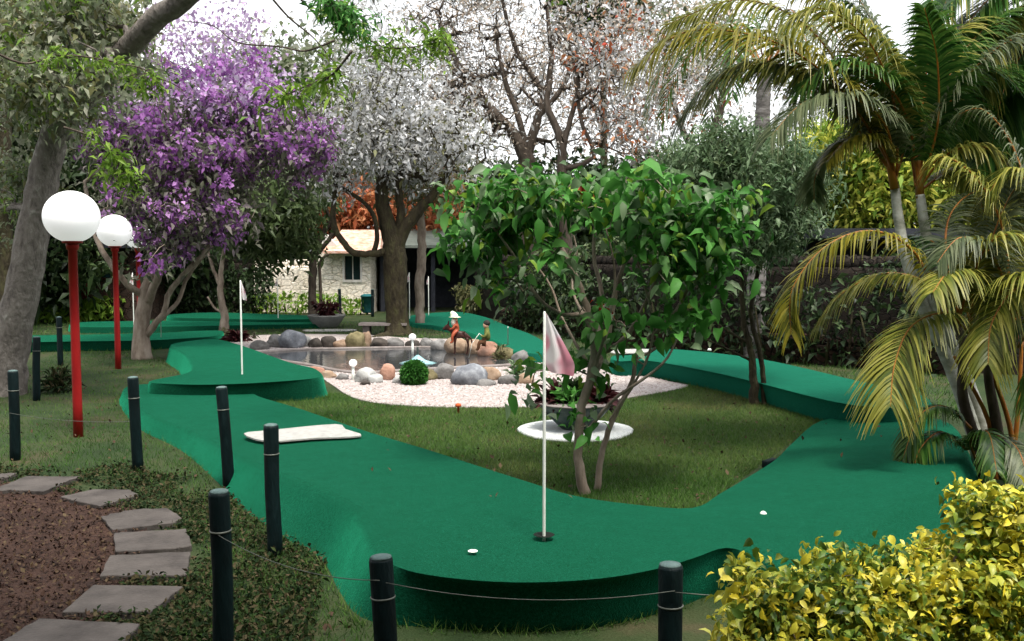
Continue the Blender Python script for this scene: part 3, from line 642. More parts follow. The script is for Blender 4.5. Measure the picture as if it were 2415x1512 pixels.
# low weeds among the rocks
def tuft(name, x, y, w_, h_, n_, mat, size, label, cat, seed, dep=None, asp=.2, stems=True, group=None):
    c = P(x, y) if dep is None else np.array(Q(x, y, dep)); Y = c[1]; t_ = thing(name, c, label, cat, group); r = np.random.default_rng(seed)
    sx, sz = S(w_, Y) / 2, S(h_, Y); a_ = r.random(n_) * 6.283; el = r.random(n_) ** .7
    dirs = np.stack([np.cos(a_) * (1 - el * .7) * sx / sz, np.sin(a_) * (1 - el * .7) * sx / sz, el], 1)
    C = c + dirs * (r.random((n_, 1)) * sz * .7) 
    leaves('foliage', C, size, L[mat], t_, seed=seed, dirs=dirs * 1.2, asp=asp, droop=.3)
    if stems:
        mk('stem', *join([tube([c + (0, 0, -.03), c + dirs[i] * sz * .4, c + dirs[i] * sz * .75], [.008, .005, .003], 4) for i in range(min(14, n_))]), M['bark_brown'], t_)
    return t_
tuft('bromeliad', 560, 806, 66, 26, 260, 'maroon', .22, 'dark maroon low spreading shrub at the left tip of the gravel', 'shrub', 31)
tuft('leafy_weed', 1220, 892, 70, 50, 240, 'soft', .12, 'soft green weeds among the rocks left of the pink flag', 'weed', 32)
tuft('leafy_weed', 1180, 850, 50, 50, 160, 'olive', .12, 'olive weeds behind the fishing figurine', 'weed', 33)
tuft('leafy_weed', 600, 800, 20, 26, 60, 'dark', .08, 'dark little plant on the gravel right of the maroon shrub', 'weed', 34)
tuft('leafy_weed', 630, 935, 40, 10, 60, 'lime', .05, 'low green weeds at the foot of the raised lane', 'weed', 37)
tuft('leafy_weed', 140, 925, 120, 80, 500, 'weed', .12, 'scruffy leafy weeds left of the big red lamp post', 'weed', 38)
tuft('leafy_weed', 530, 792, 60, 22, 120, 'olive', .10, 'yellowish low plant at the slender trunk foot', 'weed', 39)
# clipped ball bush
c = P(977, 908); t_ = thing('ball_bush', c, 'round clipped green bush in front of the pond', 'bush'); u = rng.standard_normal((5200, 3)); u /= np.linalg.norm(u, axis=1)[:, None]
Rb = S(60, c[1]) / 2; Cb = u * (Rb * rng.uniform(.82, 1.0, (5200, 1))) + c + (0, 0, Rb * .92); leaves('foliage', Cb, .035, L['green'], t_, seed=3, fine=True, dirs=u, rnd=rng.random(5200) * .6)
mk('stem', *tube([c + (0, 0, -.02), c + (0, 0, Rb)], [.02, .015], 6), M['bark_brown'], t_)
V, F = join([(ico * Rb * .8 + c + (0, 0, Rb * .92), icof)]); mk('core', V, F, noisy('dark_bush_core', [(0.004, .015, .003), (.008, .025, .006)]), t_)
# mushroom-like path lamps
def mush(x, y, h, l, r=.062):
    c = P(x, y); t_ = thing('ball_light', c, l, 'garden light', 'small white ball lights by the pond')
    V, F = lathe([(.022, -.03), (.02, h - r)], sides=10); mk('stem', V, F, M['whitepaint'], t_, local=True)
    V, F = lathe([(max(.002, r * math.sin(a_)), h - r * math.cos(a_) * .92) for a_ in np.linspace(.2, math.pi, 12)], sides=18); mk('globe', V, F, M['globe'], t_, local=True)
mush(973, 838, .31, 'white ball light on a thin stem standing in the pond right of the mossy trunk')
mush(833, 898, .24, 'white ball light at the near left edge of the pond', .055)
# fountain splash: pale blue cone of water falling from a short nozzle
M['splash'] = noisy('fountain_water', [(0.14, .30, .33), (0.32, .50, .52)], scale=9, bump=.6, bscale=20, rough=.15, stretch=(1, 1, .3))
c = P(985, 856, .02); t_ = thing('fountain', c, 'low pale blue fountain spray in the middle of the pond', 'fountain')
V, F = lathe([(.30, 0), (.2, .02), (.11, .05), (.06, .09), (.03, .12), (.008, .14)], sides=26); V *= (1 + .16 * (vnoise(V, 14, 2)[:, None] - .5)); mk('spray', V, F, M['splash'], t_, local=True)
V, F = lathe([(.02, 0), (.015, .24), (.02, .25)], sides=8); mk('nozzle', V, F, M['wire'], t_, local=True)

# figurines (garden statues)
def skinned(name, nodes, edges, mat, parent, sub=2):
    me = bpy.data.meshes.new(name); me.from_pydata([n_[:3] for n_ in nodes], edges, []); me.update(); o = bpy.data.objects.new(name, me); COL.objects.link(o); o.parent = parent; me.materials.append(mat)
    m_ = o.modifiers.new('skin', 'SKIN'); m_.use_smooth_shade = True
    for i, n_ in enumerate(nodes):
        s_ = me.skin_vertices[0].data[i]; s_.radius = (n_[3], n_[3] * (n_[4] if len(n_) > 4 else 1)); s_.use_root = (i == 0)
    sb = o.modifiers.new('sub', 'SUBSURF'); sb.levels = 1; sb.render_levels = sub; return o
FM = {'donkey': noisy('dark_glazed_clay', [(0.02, .008, .006), (0.06, .02, .015)], scale=9, bump=.2, rough=.4), 'orange': noisy('orange_red_paint', [(0.22, .035, .015), (0.36, .09, .04)], scale=12, bump=.2, rough=.5), 'skin': noisy('clay_skin', [(.5, .28, .18), (.58, .36, .25)], scale=9, bump=.1),
      'beard': noisy('white_beard', [(.55, .5, .4), (.75, .72, .62)], scale=20, bump=.5), 'hat': noisy('pale_green_hat', [(.50, .62, .42), (.7, .78, .58)], scale=9, bump=.1), 'olive': noisy('olive_shirt', [(.07, .09, .02), (.14, .15, .04)], bump=.2), 'brown': noisy('brown_trousers', [(.06, .025, .012), (.11, .05, .02)], bump=.2), 'hair': noisy('dark_hair', [(.012, .012, .01), (.03, .03, .025)], scale=20, bump=.5)}
c = P(1088, 842, .0); t_ = thing('gnome_on_donkey', c, 'painted figurine of a bearded gnome in orange riding a dark donkey by the pond', 'figurine')
z0 = .16
dk = [(0, 0, z0 + .27, .07, .95), (.10, 0, z0 + .27, .065), (-.11, 0, z0 + .28, .062), (-.20, 0, z0 + .36, .042), (-.27, 0, z0 + .42, .045), (-.36, 0, z0 + .37, .026), (.19, 0, z0 + .2, .014), (.21, 0, z0 + .1, .018)]
de = [(0, 1), (0, 2), (2, 3), (3, 4), (4, 5), (1, 6), (6, 7)]
for xx, s0 in ((.12, 1), (-.12, 2)):
    for sy in (-.05, .05):
        i = len(dk); dk += [(xx, sy, z0 + .17, .028), (xx + (.015 if xx > 0 else -.005), sy, z0 + .07, .017), (xx, sy, z0 - .06, .015), (xx - .02, sy, z0 - .10, .017)]; de += [(s0, i), (i, i + 1), (i + 1, i + 2), (i + 2, i + 3)]
for sy in (-.025, .025): i = len(dk); dk += [(-.25, sy * 1.3, z0 + .48, .014), (-.24, sy * 1.8, z0 + .54, .007)]; de += [(4, i), (i, i + 1)]
skinned('donkey', dk, de, FM['donkey'], t_)
gz = z0 + .33; gx_ = -.10
gn = [(gx_, 0, gz, .075), (gx_, 0, gz + .10, .07), (gx_ - .005, 0, gz + .17, .045), (gx_ - .01, 0, gz + .235, .048)]; ge = [(0, 1), (1, 2), (2, 3)]
for sy in (-1, 1):
    i = len(gn); gn += [(gx_ - .02, sy * .07, gz + .13, .03), (gx_ - .06, sy * .09, gz + .06, .024), (gx_ - .12, sy * .05, gz + .05, .018), (gx_ - .03, sy * .09, gz - .02, .038), (gx_ - .07, sy * .12, gz - .10, .03), (gx_ - .06, sy * .12, gz - .19, .022), (gx_ - .11, sy * .12, gz - .205, .02)]
    ge += [(1, i), (i, i + 1), (i + 1, i + 2), (0, i + 3), (i + 3, i + 4), (i + 4, i + 5), (i + 5, i + 6)]
skinned('gnome', gn, ge, FM['orange'], t_); t_.scale = (.86, .86, .86)
V = ico * (.05, .052, .055) + (gx_ - .015, -.004, gz + .24); mk('head', V, icof, FM['skin'], t_, local=True)
V = ico * (.045, .05, .075) * (1 + .15 * (vnoise(ico, 3, 2)[:, None] - .5)) + (gx_ - .05, -.03, gz + .185); mk('beard', V, icof, FM['beard'], t_, local=True)
V, F = lathe([(.115, .0), (.12, .008), (.075, .02), (.07, .06), (.05, .1), (.02, .12), (.004, .125)], (0, 0, 0), 20); V = V + (gx_ - .02, 0, gz + .275); V[:, 0] -= (V[:, 2] - gz - .275) * .4; mk('hat', V, F, FM['hat'], t_, local=True)
c = P(1150, 846, 0); t_ = thing('fishing_figurine', c, 'seated figurine in olive shirt holding a thin fishing rod over the pond', 'figurine')
z0 = .28
bd = [(0, 0, z0, .07), (0, 0, z0 + .11, .066), (-.01, 0, z0 + .19, .04), (-.02, 0, z0 + .25, .045)]; be = [(0, 1), (1, 2), (2, 3)]
for sy in (-1, 1):
    i = len(bd); bd += [(0, sy * .07, z0 + .15, .028), (-.05, sy * .09, z0 + .08, .022), (-.11, sy * .04, z0 + .1, .018)]; be += [(1, i), (i, i + 1), (i + 1, i + 2)]
skinned('torso', bd, be, FM['olive'], t_)
bl = [(0, 0, z0 - .01, .068)]; ble = []
for sy in (-1, 1):
    i = len(bl); bl += [(-.08, sy * .05, z0 - .005, .04), (-.14, sy * .06, z0 - .01, .034), (-.15, sy * .06, z0 - .12, .026), (-.19, sy * .06, z0 - .135, .02)]; ble += [(0, i), (i, i + 1), (i + 1, i + 2), (i + 2, i + 3)]
skinned('legs', bl, ble, FM['brown'], t_)
mk('head', ico * (.05, .048, .056) + (-.025, 0, z0 + .27), icof, FM['skin'], t_, local=True); mk('hair', ico * (.056, .056, .052) * (1 + .1 * (vnoise(ico, 4, 1)[:, None] - .5)) + (-.012, 0, z0 + .30), icof, FM['hair'], t_, local=True)
mk('fishing_rod', *tube([(-.06, -.05, z0 + .08), (-.13, -.06, z0 + .14), (-.25, -.1, z0 - .02), (-.30, -.12, z0 - .25)], [.006, .005, .004, .003], 5), M['whitepaint'], t_, local=True)

# planter on its white disc
c = P(1357, 1019, 0); Y = c[1]
V, F = lathe([(.545, 0), (.55, .02), (.53, .035), (.40, .04)], c, 48); V[:, 0] = c[0] + (V[:, 0] - c[0]) * (1 + .03 * np.sin(V[:, 1] * 9)); tagit(mk('white_disc', V, F, noisy('white_painted_disc', [(.36, .4, .42), (.55, .57, .56), (.6, .62, .6)], scale=7, bump=.5)), 'white painted round slab lying on the lawn under the bowl planter', 'slab')
t_ = thing('bowl_planter', c + (0, 0, .04), 'dark green bowl planter on the white disc behind the shrub stems', 'planter')
V, F = lathe([(.14, 0), (.17, .03), (.26, .12), (.33, .2), (.365, .235), (.37, .25), (.35, .255), (.33, .235), (.05, .22)], sides=32)
mk('bowl', V, F, noisy('dark_green_glaze', [(.01, .028, .024), (.03, .055, .05), (.10, .11, .10)], scale=5, bump=.3, rough=.5), t_, local=True)
V, F = lathe([(.372, .243), (.378, .25), (.37, .257), (.355, .257)], sides=32); mk('rim', V, F, M['lip'], t_, local=True)
for k, (dx, dy, mat, s_, nn_, lb) in enumerate([(-.2, 0, 'maroon', .15, 260, 'dark maroon bromeliad at the planter left side'), (.22, .0, 'maroon', .15, 240, 'dark maroon bromeliad at the planter right side'), (0, .1, 'dark', .18, 260, 'dark green leafy plant filling the planter middle'), (-.05, -.1, 'green', .15, 70, 'bright green leafy sprig at the planter front')]):
    cc = c + (dx, dy, .26); p_ = thing('potted_plant', cc, lb, 'plant', 'plants in the bowl planter'); a_ = rng.random(nn_) * 6.283; el = rng.random(nn_) ** .8
    d_ = np.stack([np.cos(a_) * (1.1 - el), np.sin(a_) * (1.1 - el), el * .9], 1); leaves('foliage', cc + d_ * rng.random((nn_, 1)) * .15, s_, L[mat], p_, seed=k, dirs=d_ * 1.5, asp=.3)
# far bowl planter, bench slab
c = P(770, 773, 0); t_ = thing('bowl_planter', c, 'grey concrete bowl planter in front of the stone cottage', 'planter')
V, F = lathe([(.22, 0), (.26, .03), (.36, .16), (.43, .27), (.44, .30), (.40, .30), (.1, .27)], sides=28); mk('bowl', V, F, noisy('grey_concrete', [(.16, .16, .16), (.26, .26, .25)], bump=.3), t_, local=True)
a_ = rng.random(420) * 6.283; d_ = np.stack([np.cos(a_) * .5, np.sin(a_) * .5, np.full(420, .5)], 1); leaves('foliage', c + (0, 0, .28) + d_ * rng.random((420, 1)) * .5, .16, L['maroon'], t_, seed=9, dirs=d_, asp=.3)
c = P(905, 790, 0); t_ = thing('stone_bench', c, 'low grey stone bench with a pale top left of the mossy trunk', 'bench')
mk('top', *box((0, 0, .235), (1.0, .4, .05)), M['lip'], t_, local=True, smooth=False); mk('leg', *box((-.35, 0, .105), (.14, .34, .21)), M['stone'], t_, local=True, smooth=False); mk('leg', *box((.35, 0, .105), (.14, .34, .21)), M['stone'], t_, local=True, smooth=False)

# ------------------------------------------------------------------ buildings and walls
M['wall_cream'] = stone_wall_mat('cream_stone', [(.78, .68, .54), (.88, .80, .68), (.82, .74, .63), (.9, .84, .74)], 4, (.7, .62, .5))
M['wall_dark'] = stone_wall_mat('dark_rubble', [(.011, .009, .007), (.026, .020, .016), (.018, .015, .012), (.036, .028, .022)], 7, (.006, .005, .004))
M['wall_brown'] = stone_wall_mat('brown_rubble', [(.025, .014, .010), (.055, .030, .022), (.04, .028, .022), (.075, .048, .036)], 5, (.009, .007, .005))
M['roof'] = noisy('terracotta_tiles', [(.40, .17, .10), (.56, .34, .26), (.66, .52, .46)], scale=4, bump=.6, bscale=14, stretch=(1.4, 1.4, 3))
M['plaster'] = noisy('white_plaster', [(.5, .46, .42), (.68, .65, .62)], scale=2, bump=.2)
M['darkwood'] = noisy('dark_timber', [(.014, .016, .022), (.035, .038, .048)], scale=5, bump=.4, rough=.8)
M['glass'] = noisy('dark_pane', [(.006, .018, .02), (.012, .03, .032)], bump=0, rough=.15, spec=.5)
Yc = 27.6
def XZ(x, y, Y=Yc): q = Q(x, y, Y); return q[0], q[2]
x0, _ = XZ(752, 600); x1, ze = XZ(873, 596); c = np.array(((x0 + x1) / 2, Yc, 0)); t_ = thing('stone_cottage', c, 'small cream stone cottage with terracotta roof seen past the dark trunk', 'cottage')
wx0, wz1 = XZ(812, 604); wx1, wz0 = XZ(850, 660)
def bxx(a_, b_, y0, y1, z0_, z1_): return box(((a_ + b_) / 2, (y0 + y1) / 2, (z0_ + z1_) / 2), (b_ - a_, y1 - y0, z1_ - z0_))
parts = [bxx(x0, wx0, Yc, Yc + .25, -.05, ze), bxx(wx1, x1, Yc, Yc + .25, -.05, ze), bxx(wx0, wx1, Yc, Yc + .25, -.05, wz0), bxx(wx0, wx1, Yc, Yc + .25, wz1, ze), bxx(x0, x0 + .25, Yc + .25, Yc + 3, -.05, ze), bxx(x1 - .25, x1, Yc + .25, Yc + 3, -.05, ze)]
mk('wall', *join(parts), M['wall_cream'], t_, smooth=False)
f_ = mk('window', *join([bxx(wx0 - .05, wx1 + .05, Yc - .03, Yc + .02, wz0 - .07, wz0), bxx(wx0 - .05, wx0, Yc - .03, Yc + .02, wz0, wz1), bxx(wx1, wx1 + .05, Yc - .03, Yc + .02, wz0, wz1), bxx(wx0 - .05, wx1 + .05, Yc - .03, Yc + .02, wz1, wz1 + .05), bxx((wx0 + wx1) / 2 - .012, (wx0 + wx1) / 2 + .012, Yc + .06, Yc + .09, wz0, wz1)]), M['plaster'], t_, smooth=False)
g_ = mk('pane', *bxx(wx0, wx1, Yc + .1, Yc + .12, wz0, wz1), M['glass'], f_, smooth=False)
xr0, zr0 = XZ(766, 592); xr1, _ = XZ(900, 592); _, zr1 = XZ(830, 542, Yc + 1.4); xa, _ = XZ(785, 500); xb, _ = XZ(885, 500)
rv = [(xr0, Yc - .35, zr0), (xr1, Yc - .35, zr0), (xb, Yc + 1.4, zr1), (xa, Yc + 1.4, zr1), (xr0, Yc + 3.2, zr0), (xr1, Yc + 3.2, zr0)]
rv2 = [(a_, b_, z_ - .07) for a_, b_, z_ in rv]; mk('roof', rv + rv2, [(0, 1, 2, 3), (3, 2, 5, 4), (0, 3, 4), (1, 5, 2), (0, 6, 7, 1), (1, 7, 11, 5), (5, 11, 10, 4), (4, 10, 6, 0), (6, 10, 11, 7)], M['roof'], t_, smooth=False)
gx0, _ = XZ(750, 600); gx1, _ = XZ(790, 600); _, gz1 = XZ(765, 553); mk('gable', *join([bxx(gx0, gx1, Yc + .05, Yc + .26, ze, ze + .02), ([(gx0, Yc + .04, ze - .1), (gx1, Yc + .04, ze - .1), (gx1, Yc + .04, ze + .25), ((gx0 + gx1) / 2, Yc + .04, gz1), (gx0, Yc + .04, gz1 - .15), (gx0, Yc + .3, ze - .1), (gx1, Yc + .3, ze - .1), (gx1, Yc + .3, ze + .25), ((gx0 + gx1) / 2, Yc + .3, gz1), (gx0, Yc + .3, gz1 - .15)], [(0, 1, 2, 3, 4), (9, 8, 7, 6, 5), (0, 4, 9, 5), (1, 6, 7, 2), (2, 7, 8, 3), (3, 8, 9, 4)])]), M['plaster'], t_, smooth=False)
def wall(name, pts, h, mat, label, cat='wall', th=.3, cope=True, rough=.03):
    """pts: ground points along the wall's face (world xy)"""
    c = np.array((pts[0][0], pts[0][1], 0)); t_ = thing(name, c, label, cat); p = spline([(q[0], q[1], 0) for q in pts], 14); n_ = len(p); m_ = 12
    d = np.gradient(p, axis=0); d /= np.linalg.norm(d, axis=1)[:, None]; nr = np.stack([d[:, 1], -d[:, 0], 0 * d[:, 0]], 1); nr[nr[:, 1] > 0] *= -1
    V = []; hh = h * (1 + .0 * np.arange(n_))
    for i in range(n_):
        for j in range(m_):
            q = p[i] + (0, 0, hh[i] * j / (m_ - 1) - .05); V.append(q + nr[i] * rough * 2 * (vnoise(q[None], 2.3, 5)[0] - .5))
        V.append(p[i] - nr[i] * th + (0, 0, hh[i] - .05)); V.append(p[i] - nr[i] * th + (0, 0, -.05))
    k = m_ + 2; F = [(i * k + j, (i + 1) * k + j, (i + 1) * k + j + 1, i * k + j + 1) for i in range(n_ - 1) for j in range(k - 1)]
    F += [tuple(range(k))[::-1], tuple((n_ - 1) * k + j for j in range(k))]
    mk('stonework', V, F, mat, t_, smooth=True)
    if cope:
        cp = [tube([p[i] + (0, 0, hh[i] + .0) - nr[i] * th / 2, p[min(i + 1, n_ - 1)] * .985 + p[i] * .015 + (0, 0, hh[i]) - nr[i] * th / 2], th * .45, 6, wob=.12) for i in range(n_ - 1)]
        mk('coping', *join(cp), mat, t_)
    return t_
G2 = lambda x, y: P(x, y)[:2]
wall('garden_wall', [Q(600, 738, 28.4)[:2], Q(683, 738, 28.2)[:2], Q(752, 738, 27.9)[:2]], 1.42, M['wall_cream'], 'low cream stone wall joined to the left side of the cottage')
wall('stone_wall', [G2(1120, 745), G2(1300, 775), G2(1500, 812), G2(1750, 838), G2(2000, 858), G2(2300, 880), G2(2900, 900)], 1.55, M['wall_dark'], 'long dark rubble stone wall behind the lane on the far side')
wall('rock_plinth', [G2(1180, 770), G2(1320, 792), G2(1500, 820), G2(1750, 845), G2(2000, 866), G2(2300, 890)], .36, M['wall_brown'], 'low reddish brown rubble border at the foot of the dark wall', 'stone border', .2, rough=.06)
wall('stone_wall', [Q(-400, 740, 25)[:2], Q(100, 740, 26.5)[:2], Q(620, 740, 28.8)[:2]], 1.5, M['wall_dark'], 'dark stone wall at the back left behind the rear lanes')
# dark open shed right of the cottage
sx0, _ = XZ(874, 600); sx1, _ = XZ(1200, 600); c = np.array((sx0 + .1, 29, 0)); t_ = thing('open_shed', c, 'dark timber shelter with a grey sloping roof right of the cottage', 'shelter')
_, zt = XZ(1000, 585, 28.5)
mk('back_panel', *bxx(sx0 + .08, sx1, 31, 31.1, -.05, zt + .3), M['darkwood'], t_, smooth=False)
for xx in (sx0 + .2, sx0 + 1.7, sx0 + 3.2, sx1 - .1): mk('post', *bxx(xx - .06, xx + .06, 28.6, 28.72, -.05, zt), M['darkwood'], t_, smooth=False)
mk('side_panel', *bxx(sx0 + .08, sx0 + .16, 28.75, 30.98, -.05, zt + .1), M['darkwood'], t_, smooth=False)
rf = [(sx0 + .1, 28.2, zt), (sx1 + .2, 28.2, zt), (sx1 + .2, 31.2, zt + .85), (sx0 + .1, 31.2, zt + .85)]; mk('roof', rf + [(a_, b_, z_ + .08) for a_, b_, z_ in rf], [(3, 2, 1, 0), (4, 5, 6, 7), (0, 1, 5, 4), (1, 2, 6, 5), (2, 3, 7, 6), (3, 0, 4, 7)], noisy('grey_green_roofing', [(.10, .12, .10), (.2, .22, .19)], scale=3, bump=.3), t_, smooth=False)
# teal bin by the shed
c = P(866, 742); t_ = thing('litter_bin', c, 'small teal litter bin at the right corner of the cottage', 'bin'); V, F = lathe([(.12, .05), (.15, .1), (.17, .5), (.18, .5), (.18, .54), (.1, .58)], sides=16); mk('bin_body', V, F, noisy('teal_plastic', [(.01, .08, .09), (.02, .13, .14)], bump=0), t_, local=True)
mk('leg', *tube([(0, 0, -.02), (0, 0, .06)], .03, 6), M['post'], t_, local=True)
# hut at the back left with red-brown door
c = np.array((Q(150, 700, 25)[0], 25, 0)); t_ = thing('garden_hut', c, 'dark low hut with a red-brown door behind the big red lamp post', 'hut')
hx0, hz = XZ(120, 585, 24.5); hx1, _ = XZ(330, 585, 24.5); dx0, dz1 = XZ(152, 600, 24.4); dx1, _ = XZ(200, 600, 24.4)
mk('wall', *bxx(hx0, hx1, 24.5, 26.2, -.05, hz), M['wall_brown'], t_, smooth=False); mk('roof', *bxx(hx0 - .25, hx1 + .25, 24.2, 26.4, hz, hz + .12), M['darkwood'], t_, smooth=False)
dr = mk('door', *bxx(dx0, dx1, 24.44, 24.49, 0, dz1), noisy('red_brown_door', [(.08, .008, .01), (.13, .015, .018)], bump=.2), t_, smooth=False); mk('handle', *box((dx1 - .06, 24.42, .9), (.03, .03, .1)), M['wire'], dr)
wn = mk('window', *bxx(hx1 - 1.0, hx1 - .45, 24.46, 24.49, hz - .8, hz - .25), noisy('dark_red_frame', [(.06, .006, .008), (.09, .01, .01)], bump=0), t_, smooth=False); mk('pane', *bxx(hx1 - .95, hx1 - .5, 24.44, 24.455, hz - .75, hz - .3), M['glass'], wn, smooth=False)
# roof edge seen above the dark wall on the right
c = np.array((Q(1980, 800, 17)[0], 17.6, 0)); t_ = thing('lean_to', c, 'low dark lean-to roof above the stone wall left of the palms', 'lean-to'); a_, za = XZ(1905, 560, 17.2); b_, zb = XZ(2420, 545, 17.2)
mk('roof', *bxx(a_, b_, 16.4, 18.6, za - .02, za + .14), M['darkwood'], t_, smooth=False); mk('wall', *bxx(a_ + .3, b_, 18.2, 18.4, -.05, za - .04), M['darkwood'], t_, smooth=False)
for xx in (a_ + .25, (a_ + b_) / 2, b_ - .3): mk('post', *bxx(xx - .06, xx + .06, 16.6, 16.72, -.05, za - .03), M['darkwood'], t_, smooth=False)

# ------------------------------------------------------------------ trees
g0 = lambda x, y: P(x, y)
Y = 11.6
tree('grey_tree', 'big pale grey tree leaning right beside the lamp posts', 'tree', g0(10, 935),
  [[(4, 945, .28, Y), (20, 850, .22, Y), (50, 700, .20, Y), (85, 520, .185, Y), (112, 380, .17, Y), (150, 280, .15, Y - .2), (225, 200, .14, Y - .6), (320, 95, .12, Y - 1.1), (430, 0, .11, Y - 1.6), (560, -110, .10, Y - 2)],
   [(150, 300, .15, Y), (110, 160, .12, Y), (70, 30, .10, Y + .4), (30, -120, .08, Y + .8)]],
  [(130, 120, 190, 130, 11.5, 1.6, 200), (140, 190, 150, 120, 10.2, .5, 70), (60, 250, 120, 90, 11.8, 1.2, 60), (40, 450, 70, 130, 12.6, .6, 36), (260, 30, 120, 60, 11, 1.2, 60), (30, -60, 200, 90, 12, 1.6, 60)],
  [('crown', 'grey', .085, 30, .17, .8, dict(asp=.5)), ('green_leaves', 'lime', .10, 16, .14, .3, dict(asp=.3)), ('dark_leaves', 'olive', .09, 16, .16, .5, {})], 'bark_grey', .007, seed=1)
Y = 15.6
tree('purple_flowering_tree', 'tree covered in purple flowers behind the lamp posts', 'tree', g0(335, 846),
  [[(335, 850, .17, Y), (333, 790, .13, Y), (345, 700, .115, Y), (372, 610, .10, Y), (395, 530, .08, Y), (415, 440, .06, Y), (430, 330, .05, Y)],
   [(345, 720, .08, Y), (370, 660, .06, Y - .2), (405, 560, .05, Y - .3), (425, 500, .04, Y - .3), (470, 400, .03, Y)],
   [(345, 790, .07, Y), (385, 740, .045, Y - .1), (400, 690, .045, Y - .1), (440, 640, .04, Y - .2), (480, 595, .035, Y - .2), (530, 520, .03, Y)],
   [(380, 752, .04, Y), (420, 710, .035, Y + .1), (445, 650, .03, Y + .1), (500, 580, .025, Y)],
   [(338, 700, .06, Y), (290, 660, .05, Y - .2), (240, 590, .045, Y - .2), (215, 520, .04, Y), (200, 430, .03, Y)]],
  [(330, 360, 190, 150, Y, 1.5, 240), (560, 370, 210, 140, Y + .2, 1.4, 260), (430, 500, 190, 80, Y - .2, 1.1, 90), (400, 570, 60, 40, Y - .6, .5, 20), (460, 110, 200, 130, Y + .8, 1.3, 110), (590, 210, 110, 90, Y + .4, 1, 60), (700, 340, 80, 70, Y, .8, 40), (338, 628, 28, 14, 13.4 - 15.6 + Y, .15, 3)],
  [('crown', 'purple_leaf', .11, 26, .2, .85, dict(asp=.45, band=(0, .8))), ('flowers', 'purple', .07, 46, .10, .52, dict(asp=.95, fine=True, band=(.25, .9))), ('low_flowers', 'purple', .07, 50, .10, .25, dict(asp=.95, fine=True, band=(0, .3))), ('pale_flowers', 'lilac', .065, 20, .24, .8, dict(asp=.8, top=.66, fine=True))], 'bark_pale', .006, seed=2)
Y = 20.5
tree('slender_tree', 'slender pale-stemmed tree left of the first white flagpole', 'tree', g0(530, 778),
  [[(531, 782, .11, Y), (528, 740, .08, Y), (520, 690, .065, Y), (522, 640, .05, Y), (528, 580, .04, Y), (535, 480, .03, Y)], [(522, 680, .05, Y), (505, 640, .04, Y), (490, 590, .03, Y), (470, 500, .03, Y)], [(528, 740, .03, Y), (505, 725, .025, Y), (490, 700, .02, Y)]],
  [(560, 480, 150, 90, Y, 1.4, 110), (660, 520, 110, 120, Y + 1, 1.5, 110)], [('crown', 'mid', .16, 44, .24, 1, {})], 'bark_pale', .006, seed=3)
Y = 20.3
tree('mossy_tree', 'dark mossy-trunked tree with a silvery crown in the centre', 'tree', g0(935, 790),
  [[(938, 796, .34, Y), (937, 760, .24, Y), (934, 700, .24, Y), (932, 640, .25, Y), (930, 590, .24, Y), (915, 530, .18, Y), (900, 470, .14, Y), (905, 400, .11, Y), (925, 320, .08, Y)],
   [(932, 600, .18, Y), (950, 545, .15, Y), (985, 500, .12, Y), (1020, 460, .09, Y), (1060, 400, .06, Y)], [(938, 570, .1, Y), (945, 500, .09, Y), (940, 430, .07, Y), (960, 350, .05, Y)],
   [(925, 590, .09, Y), (880, 598, .075, Y - .2), (835, 595, .07, Y - .3), (800, 560, .065, Y - .3), (785, 510, .06, Y - .2), (790, 450, .05, Y)], [(880, 600, .06, Y - .1), (890, 540, .05, Y - .2), (860, 480, .045, Y - .2), (800, 440, .04, Y)],
   [(938, 790, .14, Y), (905, 795, .10, Y - .4), (880, 803, .08, Y - .7), (865, 806, .04, Y - .9)]],
  [(900, 330, 200, 100, Y, 2.2, 300), (1040, 350, 140, 80, Y + .5, 1.8, 130), (930, 200, 200, 90, Y + .5, 2, 170), (800, 410, 60, 40, Y, 1.0, 26), (960, 420, 90, 30, Y + .5, 1, 20)],
  [('crown', 'silver', .10, 20, .28, .9, dict(asp=.5, fine=True)), ('brown_leaves', 'olive', .10, 6, .26, .5, dict(fine=True))], 'bark_dark', .011, step=.35, seed=4, jit=.35)
Y = 24
tree('bent_tree', 'thin dark tree bent over by the bowl planter before the cottage', 'tree', P(738, 751),
  [[(738, 756, .13, Y), (737, 700, .10, Y), (738, 640, .10, Y), (742, 590, .09, Y), (760, 555, .07, Y), (790, 500, .06, Y)], [(742, 600, .07, Y), (765, 580, .06, Y), (785, 540, .05, Y), (760, 480, .04, Y)], [(755, 750, .04, Y), (757, 690, .04, Y), (755, 620, .035, Y), (775, 600, .03, Y)]],
  [(700, 450, 90, 70, Y, 1.4, 90), (670, 540, 45, 45, Y + .5, 1, 36)], [('crown', 'mid', .17, 40, .25, 1, {})], 'bark_brown', .008, seed=5)
Y = 22.5
tree('slim_trunk_tree', 'slim pale trunk standing right of the mossy tree', 'tree', P(992, 770),
  [[(992, 775, .12, Y), (990, 720, .11, Y), (992, 650, .11, Y), (995, 580, .10, Y), (992, 520, .09, Y), (990, 440, .06, Y)]],
  [(1000, 430, 90, 60, Y, 1.2, 70)], [('crown', 'olive', .14, 30, .24, 1, {}), ('orange_leaves', 'orange', .13, 14, .22, .35, {})], 'bark_pale', .008, seed=6)
Y = 27
